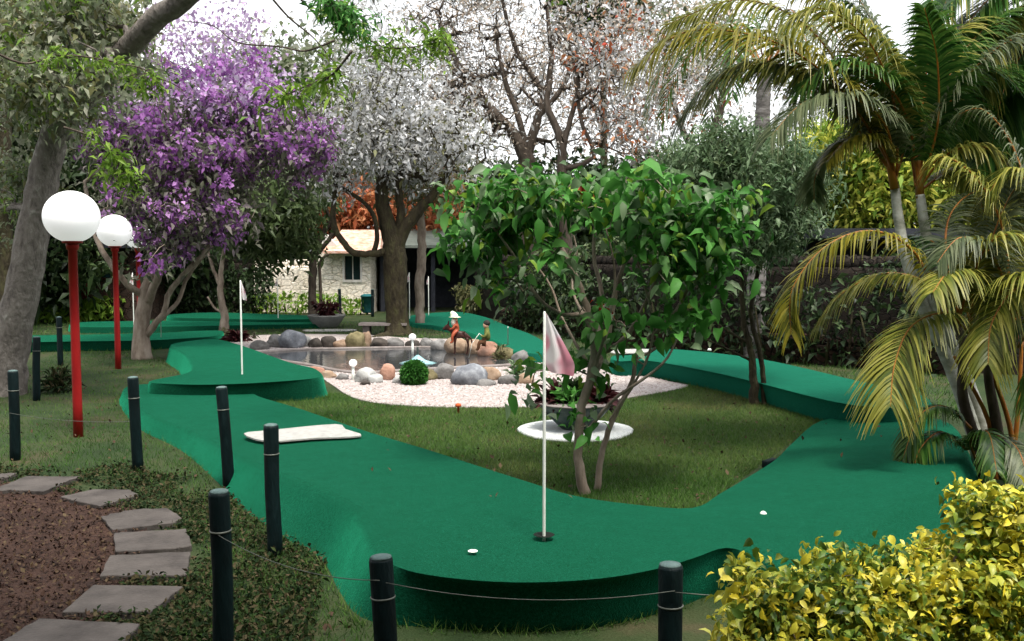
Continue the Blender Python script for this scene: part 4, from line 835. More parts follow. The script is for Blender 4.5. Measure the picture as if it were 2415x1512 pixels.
tree('bare_grey_tree', 'tall nearly bare grey tree forking against the white sky in the centre', 'tree', (Q(1245, 700, Y)[0], Y, 0),
  [[(1245, 745, .30, Y), (1245, 560, .26, Y), (1243, 420, .24, Y), (1240, 370, .22, Y), (1205, 310, .16, Y), (1160, 260, .13, Y), (1100, 190, .09, Y), (1040, 60, .06, Y)],
   [(1240, 380, .16, Y), (1262, 300, .13, Y), (1285, 230, .10, Y), (1300, 150, .08, Y), (1290, 20, .05, Y)], [(1238, 370, .12, Y), (1228, 290, .09, Y), (1190, 190, .07, Y), (1170, 80, .05, Y)], [(1275, 270, .08, Y), (1330, 200, .07, Y), (1360, 110, .06, Y)], [(1290, 230, .08, Y), (1215, 110, .06, Y), (1180, -20, .05, Y)]],
  [(1120, 130, 230, 150, Y, 3, 420), (1330, 110, 190, 160, Y + .5, 3, 320), (1060, 290, 120, 80, Y, 2, 100), (1280, 290, 160, 80, Y, 2, 60), (1180, -40, 330, 80, Y, 3, 200)],
  [('crown', 'tan', .095, 9, .32, .65, dict(fine=True)), ('grey_leaves', 'silver', .09, 10, .32, .5, dict(fine=True))], 'bark_brown', .012, step=.45, seed=7, jit=.35)
Y = 25
tree('twiggy_tree', 'bare forked tree right of the centre with a few rust leaves', 'tree', (Q(1345, 700, Y)[0], Y, 0),
  [[(1350, 745, .18, Y), (1335, 560, .15, Y), (1325, 420, .13, Y), (1322, 330, .11, Y), (1290, 250, .08, Y), (1300, 190, .06, Y)], [(1324, 370, .09, Y), (1345, 280, .07, Y), (1365, 200, .06, Y), (1345, 110, .05, Y)], [(1330, 400, .07, Y), (1400, 370, .06, Y), (1372, 290, .05, Y), (1355, 180, .04, Y)]],
  [(1450, 130, 170, 150, Y, 2.2, 240), (1590, 250, 150, 130, Y + 1, 2.2, 170), (1450, 310, 140, 60, Y, 1.6, 70)],
  [('crown', 'tan', .09, 8, .3, .65, dict(fine=True)), ('rust_leaves', 'orange', .15, 14, .24, .10, dict(fine=True)), ('grey_leaves', 'silver', .14, 10, .3, .6, dict(fine=True))], 'bark_brown', .010, step=.4, seed=8, jit=.35)
Y = 28
tree('far_grey_tree', 'dim grey-leaved tree behind the ringed palm trunk', 'tree', (Q(1640, 700, Y)[0], Y, 0),
  [[(1640, 740, .25, Y), (1650, 500, .2, Y), (1665, 380, .16, Y), (1700, 250, .12, Y), (1720, 100, .08, Y)], [(1660, 400, .12, Y), (1600, 280, .08, Y), (1560, 100, .06, Y)]],
  [(1680, 100, 170, 120, Y, 2.5, 200), (1850, 160, 120, 130, Y, 2.2, 120), (1560, 20, 170, 80, Y, 2.5, 120)],
  [('crown', 'grey', .15, 8, .38, .8, dict(fine=True)), ('brown_leaves', 'tan', .14, 6, .38, .4, dict(fine=True))], 'bark_brown', .011, step=.5, seed=9)
# broad-leaved shrub tree in the middle
Yb = DY(1165)
def PQ(x, y, r, d=0): return (x, y, r, Yb + d)
t_ = tree('broad_leaf_shrub', 'broad-leaved shrub tree with many pale stems in the near lawn', 'shrub tree', P(1385, 1168),
  [[PQ(1380, 1172, .045), PQ(1365, 1080, .034), PQ(1368, 980, .034), PQ(1395, 880, .032), PQ(1400, 800, .030), PQ(1375, 700, .026), PQ(1330, 600, .022), PQ(1290, 520, .016), PQ(1240, 450, .012)],
   [PQ(1408, 1170, .028, .1), PQ(1418, 1080, .024, .1), PQ(1440, 1000, .022, .1), PQ(1490, 900, .018, .1), PQ(1510, 820, .016, .1), PQ(1590, 740, .014), PQ(1640, 640, .012), PQ(1690, 540, .01)],
   [PQ(1398, 900, .026), PQ(1430, 800, .026, .2), PQ(1450, 700, .022, .3), PQ(1480, 600, .018, .3), PQ(1520, 500, .013, .3)], [PQ(1428, 830, .02, .2), PQ(1480, 790, .018, .1), PQ(1530, 700, .015, .1), PQ(1570, 600, .012, .1), PQ(1600, 500, .01, .1)],
   [PQ(1385, 740, .02), PQ(1320, 740, .014, -.2), PQ(1260, 690, .012, -.2), PQ(1210, 600, .01, -.2), PQ(1150, 520, .008, -.2)], [PQ(1410, 830, .02), PQ(1420, 700, .018, .4), PQ(1400, 600, .014, .5), PQ(1410, 480, .01, .5)],
   [PQ(1400, 880, .016), PQ(1330, 760, .011, .2), PQ(1290, 660, .009, .3), PQ(1200, 560, .007, .3)], [PQ(1405, 860, .014), PQ(1440, 740, .011, -.2), PQ(1450, 640, .008, -.2), PQ(1430, 540, .006, -.2)], [PQ(1440, 990, .014, .1), PQ(1520, 860, .010), PQ(1540, 760, .008), PQ(1510, 640, .007)],
   [PQ(1385, 760, .014), PQ(1350, 680, .010, .3), PQ(1360, 590, .008, .3), PQ(1340, 520, .006, .3)], [PQ(1500, 850, .012), PQ(1600, 780, .008, .2), PQ(1680, 660, .007, .2), PQ(1720, 560, .005, .2)],
   [PQ(1372, 1040, .016), PQ(1440, 950, .013, -.1), PQ(1560, 860, .010, -.2), PQ(1600, 790, .007, -.2)]],
  [(1220, 485, 180, 72, Yb, .6, 50), (1480, 465, 240, 72, Yb + .1, .8, 68), (1680, 500, 95, 70, Yb + .1, .5, 26), (1130, 580, 100, 70, Yb - .1, .4, 16), (1600, 600, 150, 110, Yb, .5, 34), (1610, 740, 60, 50, Yb - .1, .3, 8), (1190, 690, 50, 40, Yb - .2, .25, 4),
   (1390, 860, 50, 50, Yb, .25, 4), (1440, 770, 70, 60, Yb - .2, .3, 5), (1260, 870, 24, 50, Yb, .2, 3), (1290, 600, 50, 50, Yb - .3, .25, 4), (1370, 1020, 40, 40, Yb - .1, .15, 2)],
  [('crown', 'green', .10, 10, .095, .95, dict(asp=.6, up=.7, droop=.35, jit=.28, rounded=True)), ('pale_leaves', 'soft', .09, 6, .12, .8, dict(asp=.5, rounded=True)), ('young_leaves', 'lime', .08, 6, .10, .35, dict(asp=.5, rounded=True)), ('red_leaves', 'redleaf', .07, 4, .04, .015, dict(asp=.5))], 'bark_pale', .0045, step=.16, seed=12)
# twin-stemmed fine-leaved tree
Y = DY(955)
tree('twin_stem_tree', 'soft fine-leaved tree on two thin dark stems before the stone wall', 'tree', P(1788, 956),
  [[(1780, 960, .065, Y), (1776, 900, .05, Y), (1772, 840, .042, Y), (1752, 740, .032, Y), (1748, 640, .03, Y), (1740, 540, .025, Y)], [(1802, 955, .035, Y), (1800, 880, .03, Y), (1790, 820, .03, Y), (1772, 740, .028, Y), (1790, 620, .024, Y), (1800, 520, .02, Y)],
   [(1765, 810, .02, Y), (1700, 770, .012, Y), (1640, 730, .008, Y)], [(1770, 850, .018, Y), (1710, 820, .012, Y), (1640, 790, .008, Y)]],
  [(1760, 420, 190, 100, Y, 1, 170), (1790, 540, 150, 70, Y, .8, 100), (1690, 370, 120, 60, Y, .7, 60)],
  [('crown', 'soft', .075, 64, .14, 1, dict(asp=.3)), ('dark_leaves', 'mid', .07, 30, .14, .8, dict(asp=.3))], 'bark_dark', .004, step=.2, seed=13)
# masses further back; each one tree
def mass(name, label, x, Y, blobs, mat, size, per, spread, seed, mat2=None, cat='tree', grp='trees filling the back of the garden', trunk_r=.16, fine=True):
    tb = max(b_[1] for b_ in blobs); top = min(b_[1] for b_ in blobs)
    cl = [('crown', mat, size, per, spread, 1, dict(fine=fine))]
    if mat2: cl.append(('lighter_leaves', mat2, size * .9, per // 2, spread, .5, dict(fine=fine)))
    return tree(name, label, cat, (Q(x, 700, Y)[0], Y, 0), [[(x, 600 + 3860 / Y, trunk_r, Y), (x + 4, (600 + 3860 / Y + tb) / 2, trunk_r * .8, Y), (x, tb, trunk_r * .6, Y), (x + 8, (top + tb) / 2 - 10, trunk_r * .4, Y)]],
        [(b_[0], b_[1], b_[2], b_[3], Y, b_[4], b_[5]) for b_ in blobs], cl, 'bark_dark', .012, step=.6, seed=seed, group=grp)
D = 34
mass('evergreen_tree', 'dark evergreen filling the far left behind the leaning grey trunk', 20, 24, [(20, 420, 200, 200, 2.5, 260), (60, 620, 200, 90, 2, 120)], 'dark', .26, 50, .38, 21, 'mid')
mass('evergreen_tree', 'dark evergreen behind the purple tree trunk', 300, 27, [(300, 520, 220, 160, 2.5, 260), (330, 300, 200, 120, 2.5, 120)], 'dark', .28, 46, .42, 22, 'mid')
mass('evergreen_tree', 'dark evergreen left of the cottage', 600, 31, [(590, 540, 170, 150, 2.2, 260), (640, 370, 180, 100, 2.5, 150)], 'dark', .3, 50, .46, 23, 'mid')
mass('evergreen_tree', 'broad green tree behind the stone cottage', 830, 36, [(740, 340, 190, 120, 3, 170), (960, 430, 200, 90, 3, 130)], 'mid', .3, 40, .5, 24, 'olive')
mass('russet_tree', 'orange and russet tree rising over the cottage roof', 850, 30.5, [(835, 490, 75, 55, 1.2, 90), (1010, 500, 80, 50, 1.2, 50)], 'orange', .22, 34, .34, 25, 'orange')
mass('evergreen_tree', 'dark evergreen behind the timber shelter', 1180, 36, [(1150, 540, 230, 90, 3, 200), (1250, 440, 200, 60, 3, 60)], 'dark', .3, 44, .5, 26, 'mid')
mass('evergreen_tree', 'dark evergreen behind the broad-leaved shrub', 1480, 30, [(1430, 560, 230, 100, 2.5, 240), (1600, 470, 220, 90, 2.5, 160)], 'dark', .28, 46, .44, 27, 'mid')
mass('evergreen_tree', 'deep green tree above the stone wall by the ringed trunk', 1800, 22, [(1800, 560, 180, 100, 2, 200), (1930, 460, 90, 120, 1.6, 80)], 'dark', .2, 50, .34, 28, 'mid')
mass('yellow_tree', 'bright yellow-green tree glowing behind the palm stems', 2080, 19.5, [(2060, 410, 180, 120, 1.6, 190), (2190, 490, 190, 80, 1.6, 130), (1980, 340, 70, 60, 1.2, 50)], 'yellow', .15, 34, .28, 29, 'lime')
mass('evergreen_tree', 'dense green tree at the far right behind the palms', 2380, 19, [(2420, 400, 140, 230, 1.6, 300), (2360, 640, 170, 100, 1.2, 140), (2420, 180, 120, 160, 1.6, 140)], 'palm_green', .19, 50, .32, 30, 'mid')
mass('yellow_tree', 'bright yellow-green tree top at the upper left corner', 10, 20, [(5, 10, 75, 45, 1, 50)], 'yellow', .15, 40, .2, 31)
mass('evergreen_tree', 'tall green tree top above the bare trees', 1420, 34, [(1420, 0, 100, 45, 2, 110)], 'mid', .26, 46, .38, 32, 'lime')
mass('evergreen_tree', 'green tree at the far left edge behind the hut', -150, 21, [(-120, 350, 200, 260, 2, 200)], 'mid', .24, 46, .36, 33, 'dark')
mass('evergreen_tree', 'grey-green tree peering behind the purple crown', 620, 38, [(640, 200, 150, 120, 3, 120), (760, 250, 120, 150, 3, 120)], 'grey', .28, 26, .5, 34, 'mid')
mass('pale_tree', 'pale blossoming tree filling the sky gap in the middle', 1060, 42, [(950, 120, 260, 180, 3, 240), (1250, 180, 250, 200, 3, 240), (1560, 230, 260, 170, 3, 220), (1800, 330, 120, 80, 3, 60)], 'silver', .22, 9, .55, 35, 'tan')

# low hedges and understorey
def hedge(name, label, pts, h, th, mat, size, dens, seed, cat='hedge', mat2=None):
    r = np.random.default_rng(seed); p = spline([(q[0], q[1], 0) for q in pts], 10); t_ = thing(name, p[0], label, cat)
    seg = np.linalg.norm(np.diff(p, axis=0), axis=1); Lh = seg.sum(); n_ = int(dens * Lh * h); u = r.random(n_) * Lh; cs = np.append(0, np.cumsum(seg)); i = np.searchsorted(cs, u, 'right') - 1; i = i.clip(0, len(seg) - 1); f_ = ((u - cs[i]) / seg[i])[:, None]
    c_ = p[i] * (1 - f_) + p[i + 1] * f_; hh = h * (.75 + .5 * vnoise(c_, .9, seed)); z_ = r.random(n_) ** .8 * hh
    c_ = c_ + np.stack([r.standard_normal(n_) * .1, (r.random(n_) - .5) * th * 2 * (1 - .4 * z_ / h), z_], 1)
    leaves('foliage', c_, size, L[mat], t_, seed=seed)
    st = [tube([p[k] + (0, 0, -.02), p[k] + (r.normal() * .1, 0, h * .6)], [.03, .01], 5) for k in range(0, len(p), 2)]
    for s_ in st: mk('stem', *s_, M['bark_dark'], t_)
hedge('fern_bank', 'bright fern-like plants before the dark wall at the left', [G2(95, 762), G2(230, 758), G2(300, 756)], .62, .5, 'lime', .22, 700, 41, 'ferns')
hedge('flower_bed', 'low yellow-green planting at the foot of the cottage wall', [G2(600, 741), G2(700, 741), G2(850, 743)], .55, .4, 'lime', .14, 500, 42, 'planting')
hedge('ivy_hedge', 'dark leafy hedge growing over the stone wall at the right', [Q(1250, 740, 21)[:2], Q(1500, 700, 19.5)[:2], Q(1800, 700, 17.5)[:2], Q(2200, 700, 16)[:2]], 1.9, .25, 'mid', .11, 600, 43)
hedge('wall_creeper', 'dark creeper and ferns hanging over the face of the long stone wall', [G2(1200, 775) , G2(1500, 822), G2(1750, 848), G2(2000, 868), G2(2300, 892)], 1.45, .16, 'dark', .13, 260, 46, 'creeper')
hedge('dark_hedge', 'dark hedge before the wall left of the cottage', [Q(330, 740, 26.5)[:2], Q(450, 740, 27)[:2], Q(640, 740, 27.5)[:2]], 1.1, .4, 'dark', .16, 800, 44)
hedge('leafy_border', 'brownish twiggy low foliage right of the timber shelter behind the teal lane', [G2(1080, 742), G2(1200, 752), G2(1330, 772)], .9, .3, 'olive', .12, 800, 45, 'border')

# unseen evergreens added behind and beside the viewpoint to darken skirts and near ground
def added_backtree(x, y, h, rx, n_, seed, label):
    r = np.random.default_rng(seed); t_ = thing('evergreen_tree', (x, y, 0), label, 'tree', 'evergreens added out of view to block light'); u = r.standard_normal((n_, 3)); u /= np.linalg.norm(u, axis=1)[:, None]; u *= r.random((n_, 1)) ** .4
    T = u * (rx, rx * .8, h * .47) + (x, y, h * .53); T = T[T[:, 2] > .2]; (V, F), _, _ = grow([([np.array((x, y, -.05)), np.array((x + .1, y, h * .4)), np.array((x, y, h * .75))], [.3, .22, .1])], T[:160], .012, .8, seed); mk('trunk', V, F, M['bark_dark'], t_)
    C = (T[:, None] + r.standard_normal((len(T), 30, 3)) * .4).reshape(-1, 3); leaves('crown', C, .42, L['dark'], t_, seed=seed, fine=True)
for i, (x, y, h, rx) in enumerate([(-9, -3.5, 10, 3.4), (-4, -5.5, 11, 3.6), (1, -6, 11, 3.5), (6, -5.5, 11, 3.6), (10, -3, 10, 3.4), (-12, 1.5, 8, 3), (11.5, 2.5, 8, 3)]):
    added_backtree(x, y, h, rx, 420, 200 + i, ['rear left', 'rear left of centre', 'rear centre', 'rear right of centre', 'rear right', 'far left side', 'far right side'][i] + ' evergreen added out of view to block light on the lane sides')

t_ = thing('added_shade_tree', (-3.2, -2.4, 0), 'broad spreading tree added out of view over the viewpoint to shade the near green and path', 'tree')  # unseen crown added overhead to shade the near green and path
u = np.random.default_rng(240).standard_normal((900, 3)); u /= np.linalg.norm(u, axis=1)[:, None]; u *= np.random.default_rng(241).random((900, 1)) ** .4; T = u * (4.9, 3.9, 1.7) + (-2.3, -1.7, 6.3)
(V, F), _, _ = grow([([np.array((-3.2, -2.4, -.05)), np.array((-3.1, -2.5, 2.2)), np.array((-2.8, -2.3, 4.4))], [.32, .24, .18])], T[:220], .014, .8, 242); mk('trunk', V, F, M['bark_brown'], t_)
leaves('crown', (T[:, None] + rng.standard_normal((900, 34, 3)) * .35).reshape(-1, 3), .30, L['dark'], t_, seed=243, fine=True)

# hanging sprigs near the top of the view
def sprig(label, pts, Yd, n_, mat, size, seed, name='hanging_branch', spread=.1, per=16):
    p = spline([Q(x, y, Yd + .15 * i) for i, (x, y) in enumerate(pts)], 6); t_ = thing(name, p[0], label, 'branch', None)
    r = np.random.default_rng(seed); sub = [tube(p, np.linspace(.012, .004, len(p)), 5)]; C = []
    for k in range(n_):
        q = p[r.integers(len(p) // 4, len(p))]; d = r.standard_normal(3); d[2] -= .5; d /= np.linalg.norm(d); ln = r.uniform(.12, .3); e_ = q + d * ln; sub.append(tube([q, (q + e_) / 2 + (0, 0, .02), e_], [.004, .003, .002], 4))
        C.append(q + d * ln * r.random((per, 1)) + r.standard_normal((per, 3)) * .025)
    mk('twig', *join(sub), M['bark_brown'], t_)
    if n_: leaves('leaves', np.concatenate(C), size, L[mat], t_, seed=seed, asp=.3)
sprig('leafy green branch hanging in at the top left of centre', [(700, -60), (760, 0), (830, 60), (900, 110), (980, 110), (1040, 90)], 8.5, 60, 'lime', .075, 51)
sprig('upper leafy branch with dark leaves at the top edge left of centre', [(720, -80), (770, -10), (800, 30), (850, 40)], 8.2, 34, 'green', .085, 52)
sprig('small sprig with drooping leaves over the purple tree right side', [(830, 120), (780, 180), (730, 200), (660, 230)], 7.8, 20, 'lime', .11, 53, per=10)
sprig('green sprig crossing the grey trunk at the left', [(-20, 120), (60, 150), (160, 130), (330, 160), (370, 190)], 8, 34, 'lime', .06, 54)
sprig('light green sprig before the purple flowers above the near lamp', [(150, 300), (230, 330), (280, 390), (320, 420)], 9, 30, 'lime', .085, 55, per=12)
sprig('bare dark twig against the white sky near the top', [(620, -30), (680, 40), (740, 90), (790, 150)], 9, 0, 'lime', .1, 56)
sprig('second bare twig crossing the sky gap near the top', [(790, 95), (720, 120), (660, 110), (560, 100), (500, 60), (430, 50)], 9.5, 0, 'lime', .1, 57)
sprig('curled bare twig in front of the lilac flowers', [(690, -20), (740, 30), (760, 60), (745, 20)], 9.2, 0, 'lime', .1, 58)

# ------------------------------------------------------------------ palms
def frond(parent, pts, ll, mat, n_=66, seed=0, r0=.012, droopf=.5, vee=.35, bare=.14, col=None, wd=.032):
    """pts: world points along the midrib; ll: longest leaflet"""
    r = np.random.default_rng(seed); p = spline(pts, 10); seg = np.append(0, np.cumsum(np.linalg.norm(np.diff(p, axis=0), axis=1))); Lt = seg[-1]
    f0 = bpy.data.meshes  # noqa
    fr = mk('frond', *tube(p, np.linspace(r0, .003, len(p)), 6), M['petiole'], parent)
    V, F, RN = [], [], []
    for s in (-1, 1):
        for k in range(n_):
            u = bare + (1 - bare) * (k + r.random() * .6) / n_; u = min(u, .995); d = u * Lt; i = min(int(np.searchsorted(seg, d)) , len(p) - 1); i = max(i, 1); fz = (d - seg[i - 1]) / (seg[i] - seg[i - 1] + 1e-9)
            q = p[i - 1] * (1 - fz) + p[i] * fz; t = p[i] - p[i - 1]; t /= np.linalg.norm(t) + 1e-9
            sd = np.cross(t, (0, 0, 1.0)); nl = np.linalg.norm(sd)
            sd = sd / nl if nl > .12 else np.cross(t, (0.3, 1, 0)); sd /= np.linalg.norm(sd); up = np.cross(sd, t); 
            if up[2] < 0: up = -up
            uu = (u - bare) / (1 - bare); lf = ll * (math.sin(math.pi * (.12 + .80 * uu)) ** .7) * r.uniform(.85, 1.1)
            fwd = .35 + .75 * uu; dr = sd * s * 1.0 + t * fwd + up * vee * r.uniform(.5, 1.3) + r.standard_normal(3) * .07; dr /= np.linalg.norm(dr)
            w0 = wd * r.uniform(.8, 1.1); wv = np.cross(dr, up); wv /= np.linalg.norm(wv) + 1e-9; b_ = len(V); m_ = 6; dd_ = droopf * r.uniform(.7, 1.4)
            for j in range(m_):
                v_ = j / (m_ - 1); c_ = q + dr * lf * v_ * (1 - .15 * dd_ * v_); c_ = c_ + np.array((0, 0, -1.0)) * lf * dd_ * v_ ** 2.0; ww = w0 * (.35 + 1.0 * v_ if v_ < .3 else .65 + .35 - (v_ - .3) * 1.35) * .5; ww = max(ww, .0012)
                V.append(c_ + wv * ww + up * ww * .3); V.append(c_ - wv * ww + up * ww * .3)
            rn = r.random()
            for j in range(m_ - 1): F.append((b_ + 2 * j, b_ + 2 * j + 1, b_ + 2 * j + 3, b_ + 2 * j + 2)); RN.append(min(1, rn * .75 + .25 * j / m_))
    mk('leaflets', V, np.array(F), L[mat], fr, smooth=False, rnd=RN); return fr
def fp(l, Y, dY=0.0):  # pixel polyline to world with depth drifting along it
    n_ = len(l) - 1
    return [Q(x, y, Y + dY * i / n_) for i, (x, y) in enumerate(l)]
Yp = 7.6
pb = P(2300, 1115); t_ = thing('tall_palm', pb, 'tall palm with two grey stems and orange petioles at the right', 'palm')
st = [fp([(2320, 1130), (2290, 1000), (2240, 860), (2180, 730), (2140, 620), (2120, 520), (2110, 440)], Yp, .3), fp([(2345, 1130), (2310, 980), (2250, 830), (2205, 720), (2195, 620), (2180, 530), (2170, 460)], Yp + .05, .2)]
for s_ in st: p_ = spline(s_, 8); mk('stem', *tube(p_, np.linspace(.062, .036, len(p_)), 14, wob=.015), M['palm_stem'], t_)
for (x, y), sp_ in (((2110, 440), (2085, 330)), ((2170, 462), (2165, 350))): mk('crownshaft', *tube([Q(x, y + 6, Yp + .25), Q((x + sp_[0]) / 2, (y + sp_[1]) / 2, Yp + .25), Q(*sp_, Yp + .25)], [.036, .026, .008], 12), M['petiole'], t_)
Yf = Yp + .25
FR = [ ([(2105, 400), (2040, 290), (1940, 170), (1800, 90), (1620, 75), (1490, 165)], -.5, .50, 'palm_gold', 1), ([(2105, 410), (2010, 290), (1900, 190), (1780, 150), (1680, 190), (1600, 290)], .3, .40, 'palm_soft', 2), ([(2110, 410), (2060, 260), (2040, 120), (1960, 10), (1850, -40)], .5, .46, 'palm_gold', 3),
  ([(2115, 410), (2110, 250), (2050, 100), (1940, 20), (1850, 60)], -.2, .42, 'palm_yellow', 4), ([(2165, 430), (2175, 260), (2200, 90), (2260, -60)], 0, .42, 'palm_green', 5), ([(2170, 430), (2220, 280), (2300, 160), (2400, 90), (2480, 120)], -.4, .38, 'palm_soft', 6),
  ([(2170, 440), (2240, 360), (2330, 350), (2400, 430), (2450, 560)], -.5, .34, 'palm_yellow', 7), ([(2160, 440), (2130, 330), (2020, 310), (1930, 400), (1920, 470)], .9, .26, 'palm_soft', 8), ([(2110, 430), (2150, 320), (2230, 260), (2290, 330), (2320, 440)], .6, .34, 'palm_green', 9),
  ([(2165, 440), (2140, 280), (2070, 180), (1960, 150), (1870, 230)], -.3, .34, 'palm_green', 10), ([(2170, 440), (2230, 200), (2330, 60), (2450, 0)], .5, .40, 'palm_green', 11), ([(2110, 420), (2070, 330), (2000, 330), (1950, 380)], -.3, .2, 'palm_gold', 12),
  ([(2170, 450), (2250, 400), (2300, 440), (2330, 540)], .2, .3, 'palm_yellow', 14), ([(2110, 410), (2030, 240), (1900, 60), (1740, 0), (1570, 60)], 1.0, .46, 'palm_yellow', 15), ([(2165, 430), (2150, 260), (2080, 90), (1960, -30)], .6, .44, 'palm_green', 16),
  ([(2170, 430), (2190, 280), (2260, 180), (2360, 170), (2440, 260)], .3, .40, 'palm_green', 17), ([(2110, 420), (2090, 300), (2010, 230), (1900, 240), (1820, 320)], -.6, .36, 'palm_soft', 18), ([(2165, 430), (2180, 240), (2250, 80), (2370, 60), (2440, 150)], .7, .46, 'palm_yellow', 19), ([(2170, 440), (2210, 300), (2210, 140), (2180, 20)], -.4, .44, 'palm_green', 40), ([(2165, 430), (2120, 220), (2060, 60), (1990, -60)], .4, .46, 'palm_soft', 41), ([(2110, 420), (2010, 260), (1880, 170), (1740, 160), (1650, 240)], .1, .36, 'palm_yellow', 42)]
for pts, dY, ll, mt, sd in FR: frond(t_, fp(pts, Yf, dY), ll * 1.2, mt, seed=sd, droopf=.62, wd=.03, n_=125)
pb = P(2350, 1130); t_ = thing('golden_palm_clump', pb, 'low clump of golden arching palm fronds at the right edge', 'palm')
for k, l_ in enumerate([[(2330, 1150), (2300, 1040), (2270, 930), (2270, 800), (2230, 730)], [(2370, 1150), (2350, 1000), (2330, 880), (2330, 760)], [(2400, 1150), (2380, 1000), (2330, 860), (2280, 780)], [(2350, 1140), (2330, 990), (2250, 840)], [(2380, 1150), (2400, 980), (2410, 800)]]): p_ = spline(fp(l_, 7.2, .1), 6); mk('stem', *tube(p_, np.linspace(.05 if k < 2 else .022, .025 if k < 2 else .012, len(p_)), 10), M['bark_brown'] if k < 2 else M['petiole'], t_)
Y2 = 7.15
FR = [([(2220, 740), (2160, 600), (2060, 545), (1950, 580), (1870, 680), (1865, 790)], -.3, .30, 'palm_gold', 20), ([(2240, 750), (2190, 670), (2090, 645), (1990, 690), (1925, 770)], .3, .30, 'palm_yellow', 21), ([(2290, 790), (2230, 740), (2150, 770), (2110, 860), (2100, 960)], -.5, .42, 'palm_yellow', 22),
  ([(2260, 760), (2280, 660), (2240, 640), (2200, 690)], -.5, .34, 'palm_yellow', 23), ([(2290, 780), (2300, 640), (2350, 560), (2430, 560)], -.4, .40, 'palm_yellow', 24), ([(2320, 780), (2360, 690), (2430, 650), (2500, 720)], -.7, .44, 'palm_yellow', 25),
  ([(2310, 770), (2330, 600), (2390, 450), (2470, 380)], .3, .40, 'palm_soft', 26), ([(2290, 1010), (2230, 960), (2170, 980), (2130, 1080)], -.1, .22, 'palm_green', 27), ([(2330, 1080), (2350, 1030), (2400, 1060), (2430, 1150)], -.6, .24, 'palm_soft', 28), ([(2280, 1060), (2220, 1020), (2170, 1060), (2150, 1130)], -.2, .22, 'palm_green', 29),
  ([(2300, 1080), (2290, 1040), (2330, 1020), (2350, 1110)], -.5, .2, 'palm_green', 30), ([(2330, 800), (2380, 760), (2440, 800), (2460, 930)], -.4, .36, 'palm_green', 31), ([(2380, 780), (2370, 560), (2310, 430), (2230, 370), (2190, 400)], .2, .40, 'palm_yellow', 34), ([(2400, 760), (2430, 520), (2390, 350), (2320, 260), (2260, 270)], .4, .42, 'palm_soft', 35), ([(2390, 760), (2460, 600), (2440, 440), (2380, 400), (2330, 460)], 0, .38, 'palm_yellow', 36), ([(2400, 800), (2350, 620), (2270, 560), (2210, 620)], -.3, .34, 'palm_soft', 37), ([(2400, 820), (2440, 740), (2400, 680), (2340, 760), (2330, 860)], -.5, .36, 'palm_yellow', 38), ([(2260, 740), (2230, 560), (2270, 470), (2370, 430)], .6, .36, 'palm_soft', 32), ([(2300, 800), (2240, 620), (2180, 560), (2120, 560)], 1.0, .3, 'palm_green', 33)]
for pts, dY, ll, mt, sd in FR: frond(t_, fp(pts, Y2, dY), ll, mt, seed=sd, droopf=.65, vee=.3, wd=.024, n_=88)
# overhanging fronds of a third palm whose stem stands right of the frame
t_ = thing('overhanging_palm', (Q(2620, 700, 8.8)[0], 8.8, 0), 'dark green palm hanging its fronds in from the top right corner', 'palm')
mk('stem', *tube([(Q(2620, 700, 8.8)[0], 8.8, -.05), Q(2600, 500, 8.8), Q(2560, 200, 8.8), Q(2540, 60, 8.8)], [.09, .08, .06, .05], 12), M['palm_stem'], t_)
for k, l_ in enumerate([[(2540, 60), (2480, -60), (2380, -40), (2280, 60), (2240, 170)], [(2540, 60), (2440, 20), (2340, 90), (2290, 230)], [(2540, 80), (2450, 130), (2400, 260), (2390, 400)], [(2540, 40), (2420, -60), (2280, -60), (2180, 20)], [(2540, 80), (2490, 170), (2440, 330), (2420, 480)], [(2540, 60), (2420, 0), (2330, 10), (2260, 120), (2230, 260)], [(2540, 60), (2470, 60), (2380, 180), (2340, 340)], [(2540, 40), (2460, -90), (2340, -90), (2240, -20), (2190, 100)], [(2540, 100), (2460, 240), (2380, 300), (2300, 400)], [(2540, 90), (2430, 150), (2300, 170), (2250, 300)]]): frond(t_, fp(l_, 8.8, -.6), .46, ['palm_green', 'palm_yellow', 'palm_green'][k % 3], n_=90, seed=60 + k, droopf=.7)
# tall ringed palm behind the lane
Yr = 15.6; pb = np.array((Q(1778, 800, Yr)[0], Yr, 0)); t_ = thing('ringed_palm', pb, 'stout grey ringed palm trunk behind the two dark stems', 'palm')
zz = np.linspace(-.05, Q(1790, 170, Yr)[2], 120); rr = np.interp(zz, [0, 1.0, 2.2, 4.5], [.175, .15, .14, .11]) * (1 + .03 * np.sign(np.sin(zz * 2 * math.pi / .14)))
xx = pb[0] + .02 * zz
m = noisy('ringed_palm_bark', [(.08, .07, .065), (.17, .155, .145), (.30, .28, .27)], scale=6, bump=.5, stretch=(1, 1, 4)); mk('trunk', *tube(np.stack([xx, np.full(120, Yr), zz], 1), rr, 18), m, t_)
top = np.array((xx[-1], Yr, zz[-1]))
for k in range(11):
    a_ = k * 2.4; d = np.array((math.cos(a_), math.sin(a_), 0)); frond(t_, [top, top + d * .5 + (0, 0, .6), top + d * 1.1 + (0, 0, .7), top + d * 1.7 + (0, 0, .1), top + d * 1.95 + (0, 0, -.7)], .42, ['palm_soft', 'palm_green'][k % 2], n_=34, seed=80 + k, droopf=.7, wd=.04)

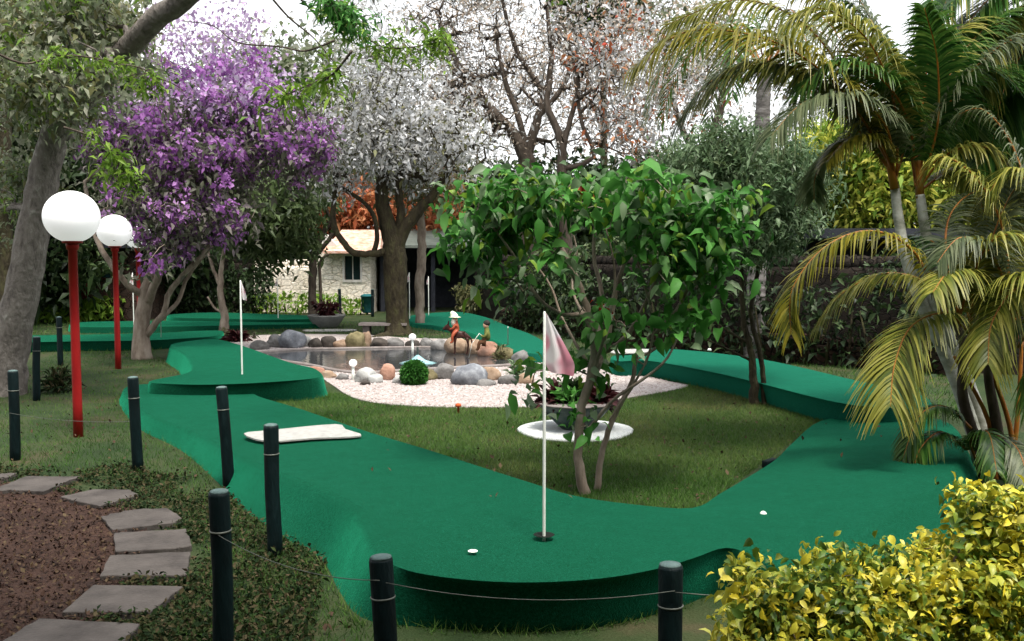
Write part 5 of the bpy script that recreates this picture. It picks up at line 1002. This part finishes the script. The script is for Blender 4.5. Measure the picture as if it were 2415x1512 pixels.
# ------------------------------------------------------------------ yellow hedge in the near right corner
t_ = thing('golden_hedge', (1.9, 3.1, 0), 'yellow and green variegated shrub hedge filling the near right corner', 'hedge')
HB = [(1800, 1440, 130, 120, 3.0, .22, 46), (1960, 1430, 140, 120, 3.05, .25, 50), (2110, 1430, 130, 110, 3.1, .25, 46), (2250, 1390, 110, 120, 3.2, .3, 56), (2370, 1300, 120, 150, 3.25, .3, 80), (2000, 1560, 320, 110, 2.9, .3, 80), (2350, 1500, 220, 150, 3.0, .35, 80), (2550, 1330, 140, 200, 3.2, .3, 60)]
T = blobpts(HB, 77); 
ls = [([np.array((q[0] * .97, q[1] + .03, -.03)), np.array((q[0], q[1], .25)), q], [.010, .008, .005]) for q in [Q(1800, 1420, 3.0), Q(1960, 1400, 3.1), Q(2110, 1380, 3.1), Q(2250, 1320, 3.2), Q(2370, 1250, 3.3), Q(2550, 1300, 3.2)]]
for i, l_ in enumerate(ls): mk('stem', *grow([l_], T[np.argsort(np.linalg.norm(T - l_[0][-1], axis=1))[:90]], .0022, .08, i)[0], M['bark_brown'], t_)
C = scatter(T, 46, .040, 5); rn = (np.repeat(rng.random(len(T)), 46) * .6 + rng.random(len(C)) * .55 - .1).clip(0, 1)
leaves('foliage', C, .036, L['hedge'], t_, rounded=True, asp=.5, up=.7, droop=.15, seed=78, rnd=rn)

# ------------------------------------------------------------------ grass, litter, weeds (uncountable)
def onfree(p, pad=0, extra=()):
    ok = np.ones(len(p), bool)
    for pl in list(LANES.values()) + [gpoly, *spolys, *extra]: ok &= ~inside(p[:, 0], p[:, 1], pl)
    return ok
def field(n_, poly):
    po = np.array([P(x, y)[:2] for x, y in poly]); lo, hi = po.min(0), po.max(0); q = rng.random((n_ * 3, 2)) * (hi - lo) + lo
    wgt = rng.random(len(q)) < (lo[1] / q[:, 1]) ** 1.2; q = q[inside(q[:, 0], q[:, 1], po) & wgt][:n_]; return np.column_stack([q, np.zeros(len(q))])
def blades(p, h, name, mat, rn, lean=.5, wd=.0035):
    n_ = len(p); a_ = rng.random(n_) * 6.283; s = np.stack([np.cos(a_), np.sin(a_), 0 * a_], 1) * wd * (.7 + .0 * a_)[:, None]; hh = h * rng.uniform(.5, 1.4, n_)
    tip = p + np.stack([rng.standard_normal(n_) * lean * hh, rng.standard_normal(n_) * lean * hh, hh], 1); V = np.stack([p - s, p + s, tip], 1).reshape(-1, 3)
    return tagit(mk(name, V, np.arange(3 * n_).reshape(-1, 3), L[mat], smooth=False, rnd=rn), kind='stuff')
lawn_poly = [(600, 935), (700, 925), (830, 930), (1000, 950), (1400, 945), (1620, 905), (1700, 905), (1850, 940), (2060, 985), (1930, 1000), (1640, 1210), (1350, 1180), (1100, 1100), (850, 1020)]
left_poly = [(-300, 960), (0, 900), (150, 830), (360, 830), (420, 880), (300, 925), (440, 1040), (560, 1130), (740, 1230), (790, 1300), (775, 1400), (900, 1512), (1700, 1600), (400, 1640), (400, 1500), (470, 1380), (470, 1260), (430, 1190), (330, 1140), (180, 1115), (-400, 1110)]
p = field(120000, lawn_poly); p = p[onfree(p)]; br = vnoise(p, 1.6, 4) * .6 + vnoise(p, .5, 8) * .5
blades(p, .034, 'grass', 'grass', (br * .75 + rng.random(len(p)) * .38 - .12).clip(0, 1))
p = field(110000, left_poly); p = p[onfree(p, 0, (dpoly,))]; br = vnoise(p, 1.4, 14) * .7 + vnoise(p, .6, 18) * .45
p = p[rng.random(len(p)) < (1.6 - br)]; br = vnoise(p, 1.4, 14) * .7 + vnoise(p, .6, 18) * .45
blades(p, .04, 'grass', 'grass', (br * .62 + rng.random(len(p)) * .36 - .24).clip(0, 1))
p = field(30000, [(-300, 830), (0, 700 + 60), (900, 760), (2300, 800), (2300, 1000), (1400, 900), (600, 800), (300, 840)]); p = p[onfree(p)]; blades(p, .06, 'far_grass', 'grass', rng.random(len(p)) * .7, wd=.008)
p = field(15000, dirt_pts); p = p[onfree(p)]; p[:, 2] += .012 + rng.random(len(p)) * .02
leaves('leaf_litter', p, .022, L['litter'], asp=.6, up=4, droop=0, seed=91, fine=True); tagit(bpy.data.objects['leaf_litter'], kind='stuff')
wp = [(-200, 1104), (100, 1100), (300, 1100), (400, 1125), (520, 1120), (640, 1200), (720, 1240), (770, 1320), (740, 1500), (700, 1700), (-20, 1700), (180, 1490), (250, 1430), (320, 1340), (330, 1260), (280, 1215), (180, 1178), (60, 1150), (-200, 1150)]
p = field(60000, wp); p = p[onfree(p)]; k = vnoise(p, 2.6, 9); p = p[k + rng.random(len(p)) * .3 > .5]; p[:, 2] += rng.random(len(p)) ** 2 * .05
tagit(leaves('ground_cover', p, .028, L['weed'], asp=.5, up=1.2, droop=.1, seed=92, fine=True), kind='stuff')
ed = []
for pl in LANES.values():
    if pl[:, 1].min() > 14: continue
    e0 = np.repeat(pl, 26, 0) + (np.roll(pl, -1, 0).repeat(26, 0) - np.repeat(pl, 26, 0)) * rng.random((len(pl) * 26, 1)); ed.append(e0 + rng.standard_normal(e0.shape) * .035)
p = np.concatenate(ed); p = np.column_stack([p, np.zeros(len(p))]); p = p[onfree(p)]; p = p[rng.random(len(p)) < vnoise(p, 2.2, 5) * 1.2]
blades(p, .055, 'edge_grass', 'grass', rng.random(len(p)) * .8, lean=.6)
p = field(46, [(560, 1060), (1500, 1220), (1650, 1210), (2050, 1010), (2100, 1120), (1700, 1270), (1100, 1320), (900, 1250)]) + (0, 0, .277)
p = p[[any(inside(q[None, 0], q[None, 1], pl)[0] for pl in LANES.values()) for q in p]]; tagit(leaves('stray_leaves', p, .028, L['litter'], asp=.6, up=4, droop=0, seed=94, fine=True, rnd=np.full(len(p), .95)), kind='stuff')
p = field(30000, [(560, 794), (960, 797), (1240, 838), (1580, 900), (1622, 911), (1400, 952), (1130, 964), (890, 955), (780, 910), (590, 828)]); p = p[inside(p[:, 0], p[:, 1], gpoly) & ~inside(p[:, 0], p[:, 1], wpoly)][:16000]; n_ = len(p)
o6 = np.array([(1, 0, 0), (0, 1, 0), (-1, 0, 0), (0, -1, 0), (0, 0, 1)]); sz = rng.uniform(.008, .022, (n_, 1, 1)) * np.array((1, 1, .6)); V = (p[:, None] + (0, 0, .012) + o6[None] * sz * rng.uniform(.6, 1.2, (n_, 5, 1))).reshape(-1, 3)
F = (np.array([[0, 1, 4], [1, 2, 4], [2, 3, 4], [3, 0, 4]])[None] + 5 * np.arange(n_)[:, None, None]).reshape(-1, 3)
tagit(mk('pebbles', V, F, leafy('pale_pebble', [(.17, .14, .13), (.30, .25, .235), (.38, .34, .325), (.45, .42, .41)], trans=0, rough=.8), smooth=False, rnd=np.repeat(rng.random(n_), 4)), kind='stuff')
p = field(2600, left_poly); p2 = field(900, lawn_poly); p = np.concatenate([p, p2]); p = p[onfree(p)]; p[:, 2] += .02
tagit(leaves('fallen_leaves', p, .03, L['litter'], asp=.6, up=2.5, droop=0, seed=93, fine=True, rnd=rng.random(len(p)) * .5 + .5), kind='stuff')
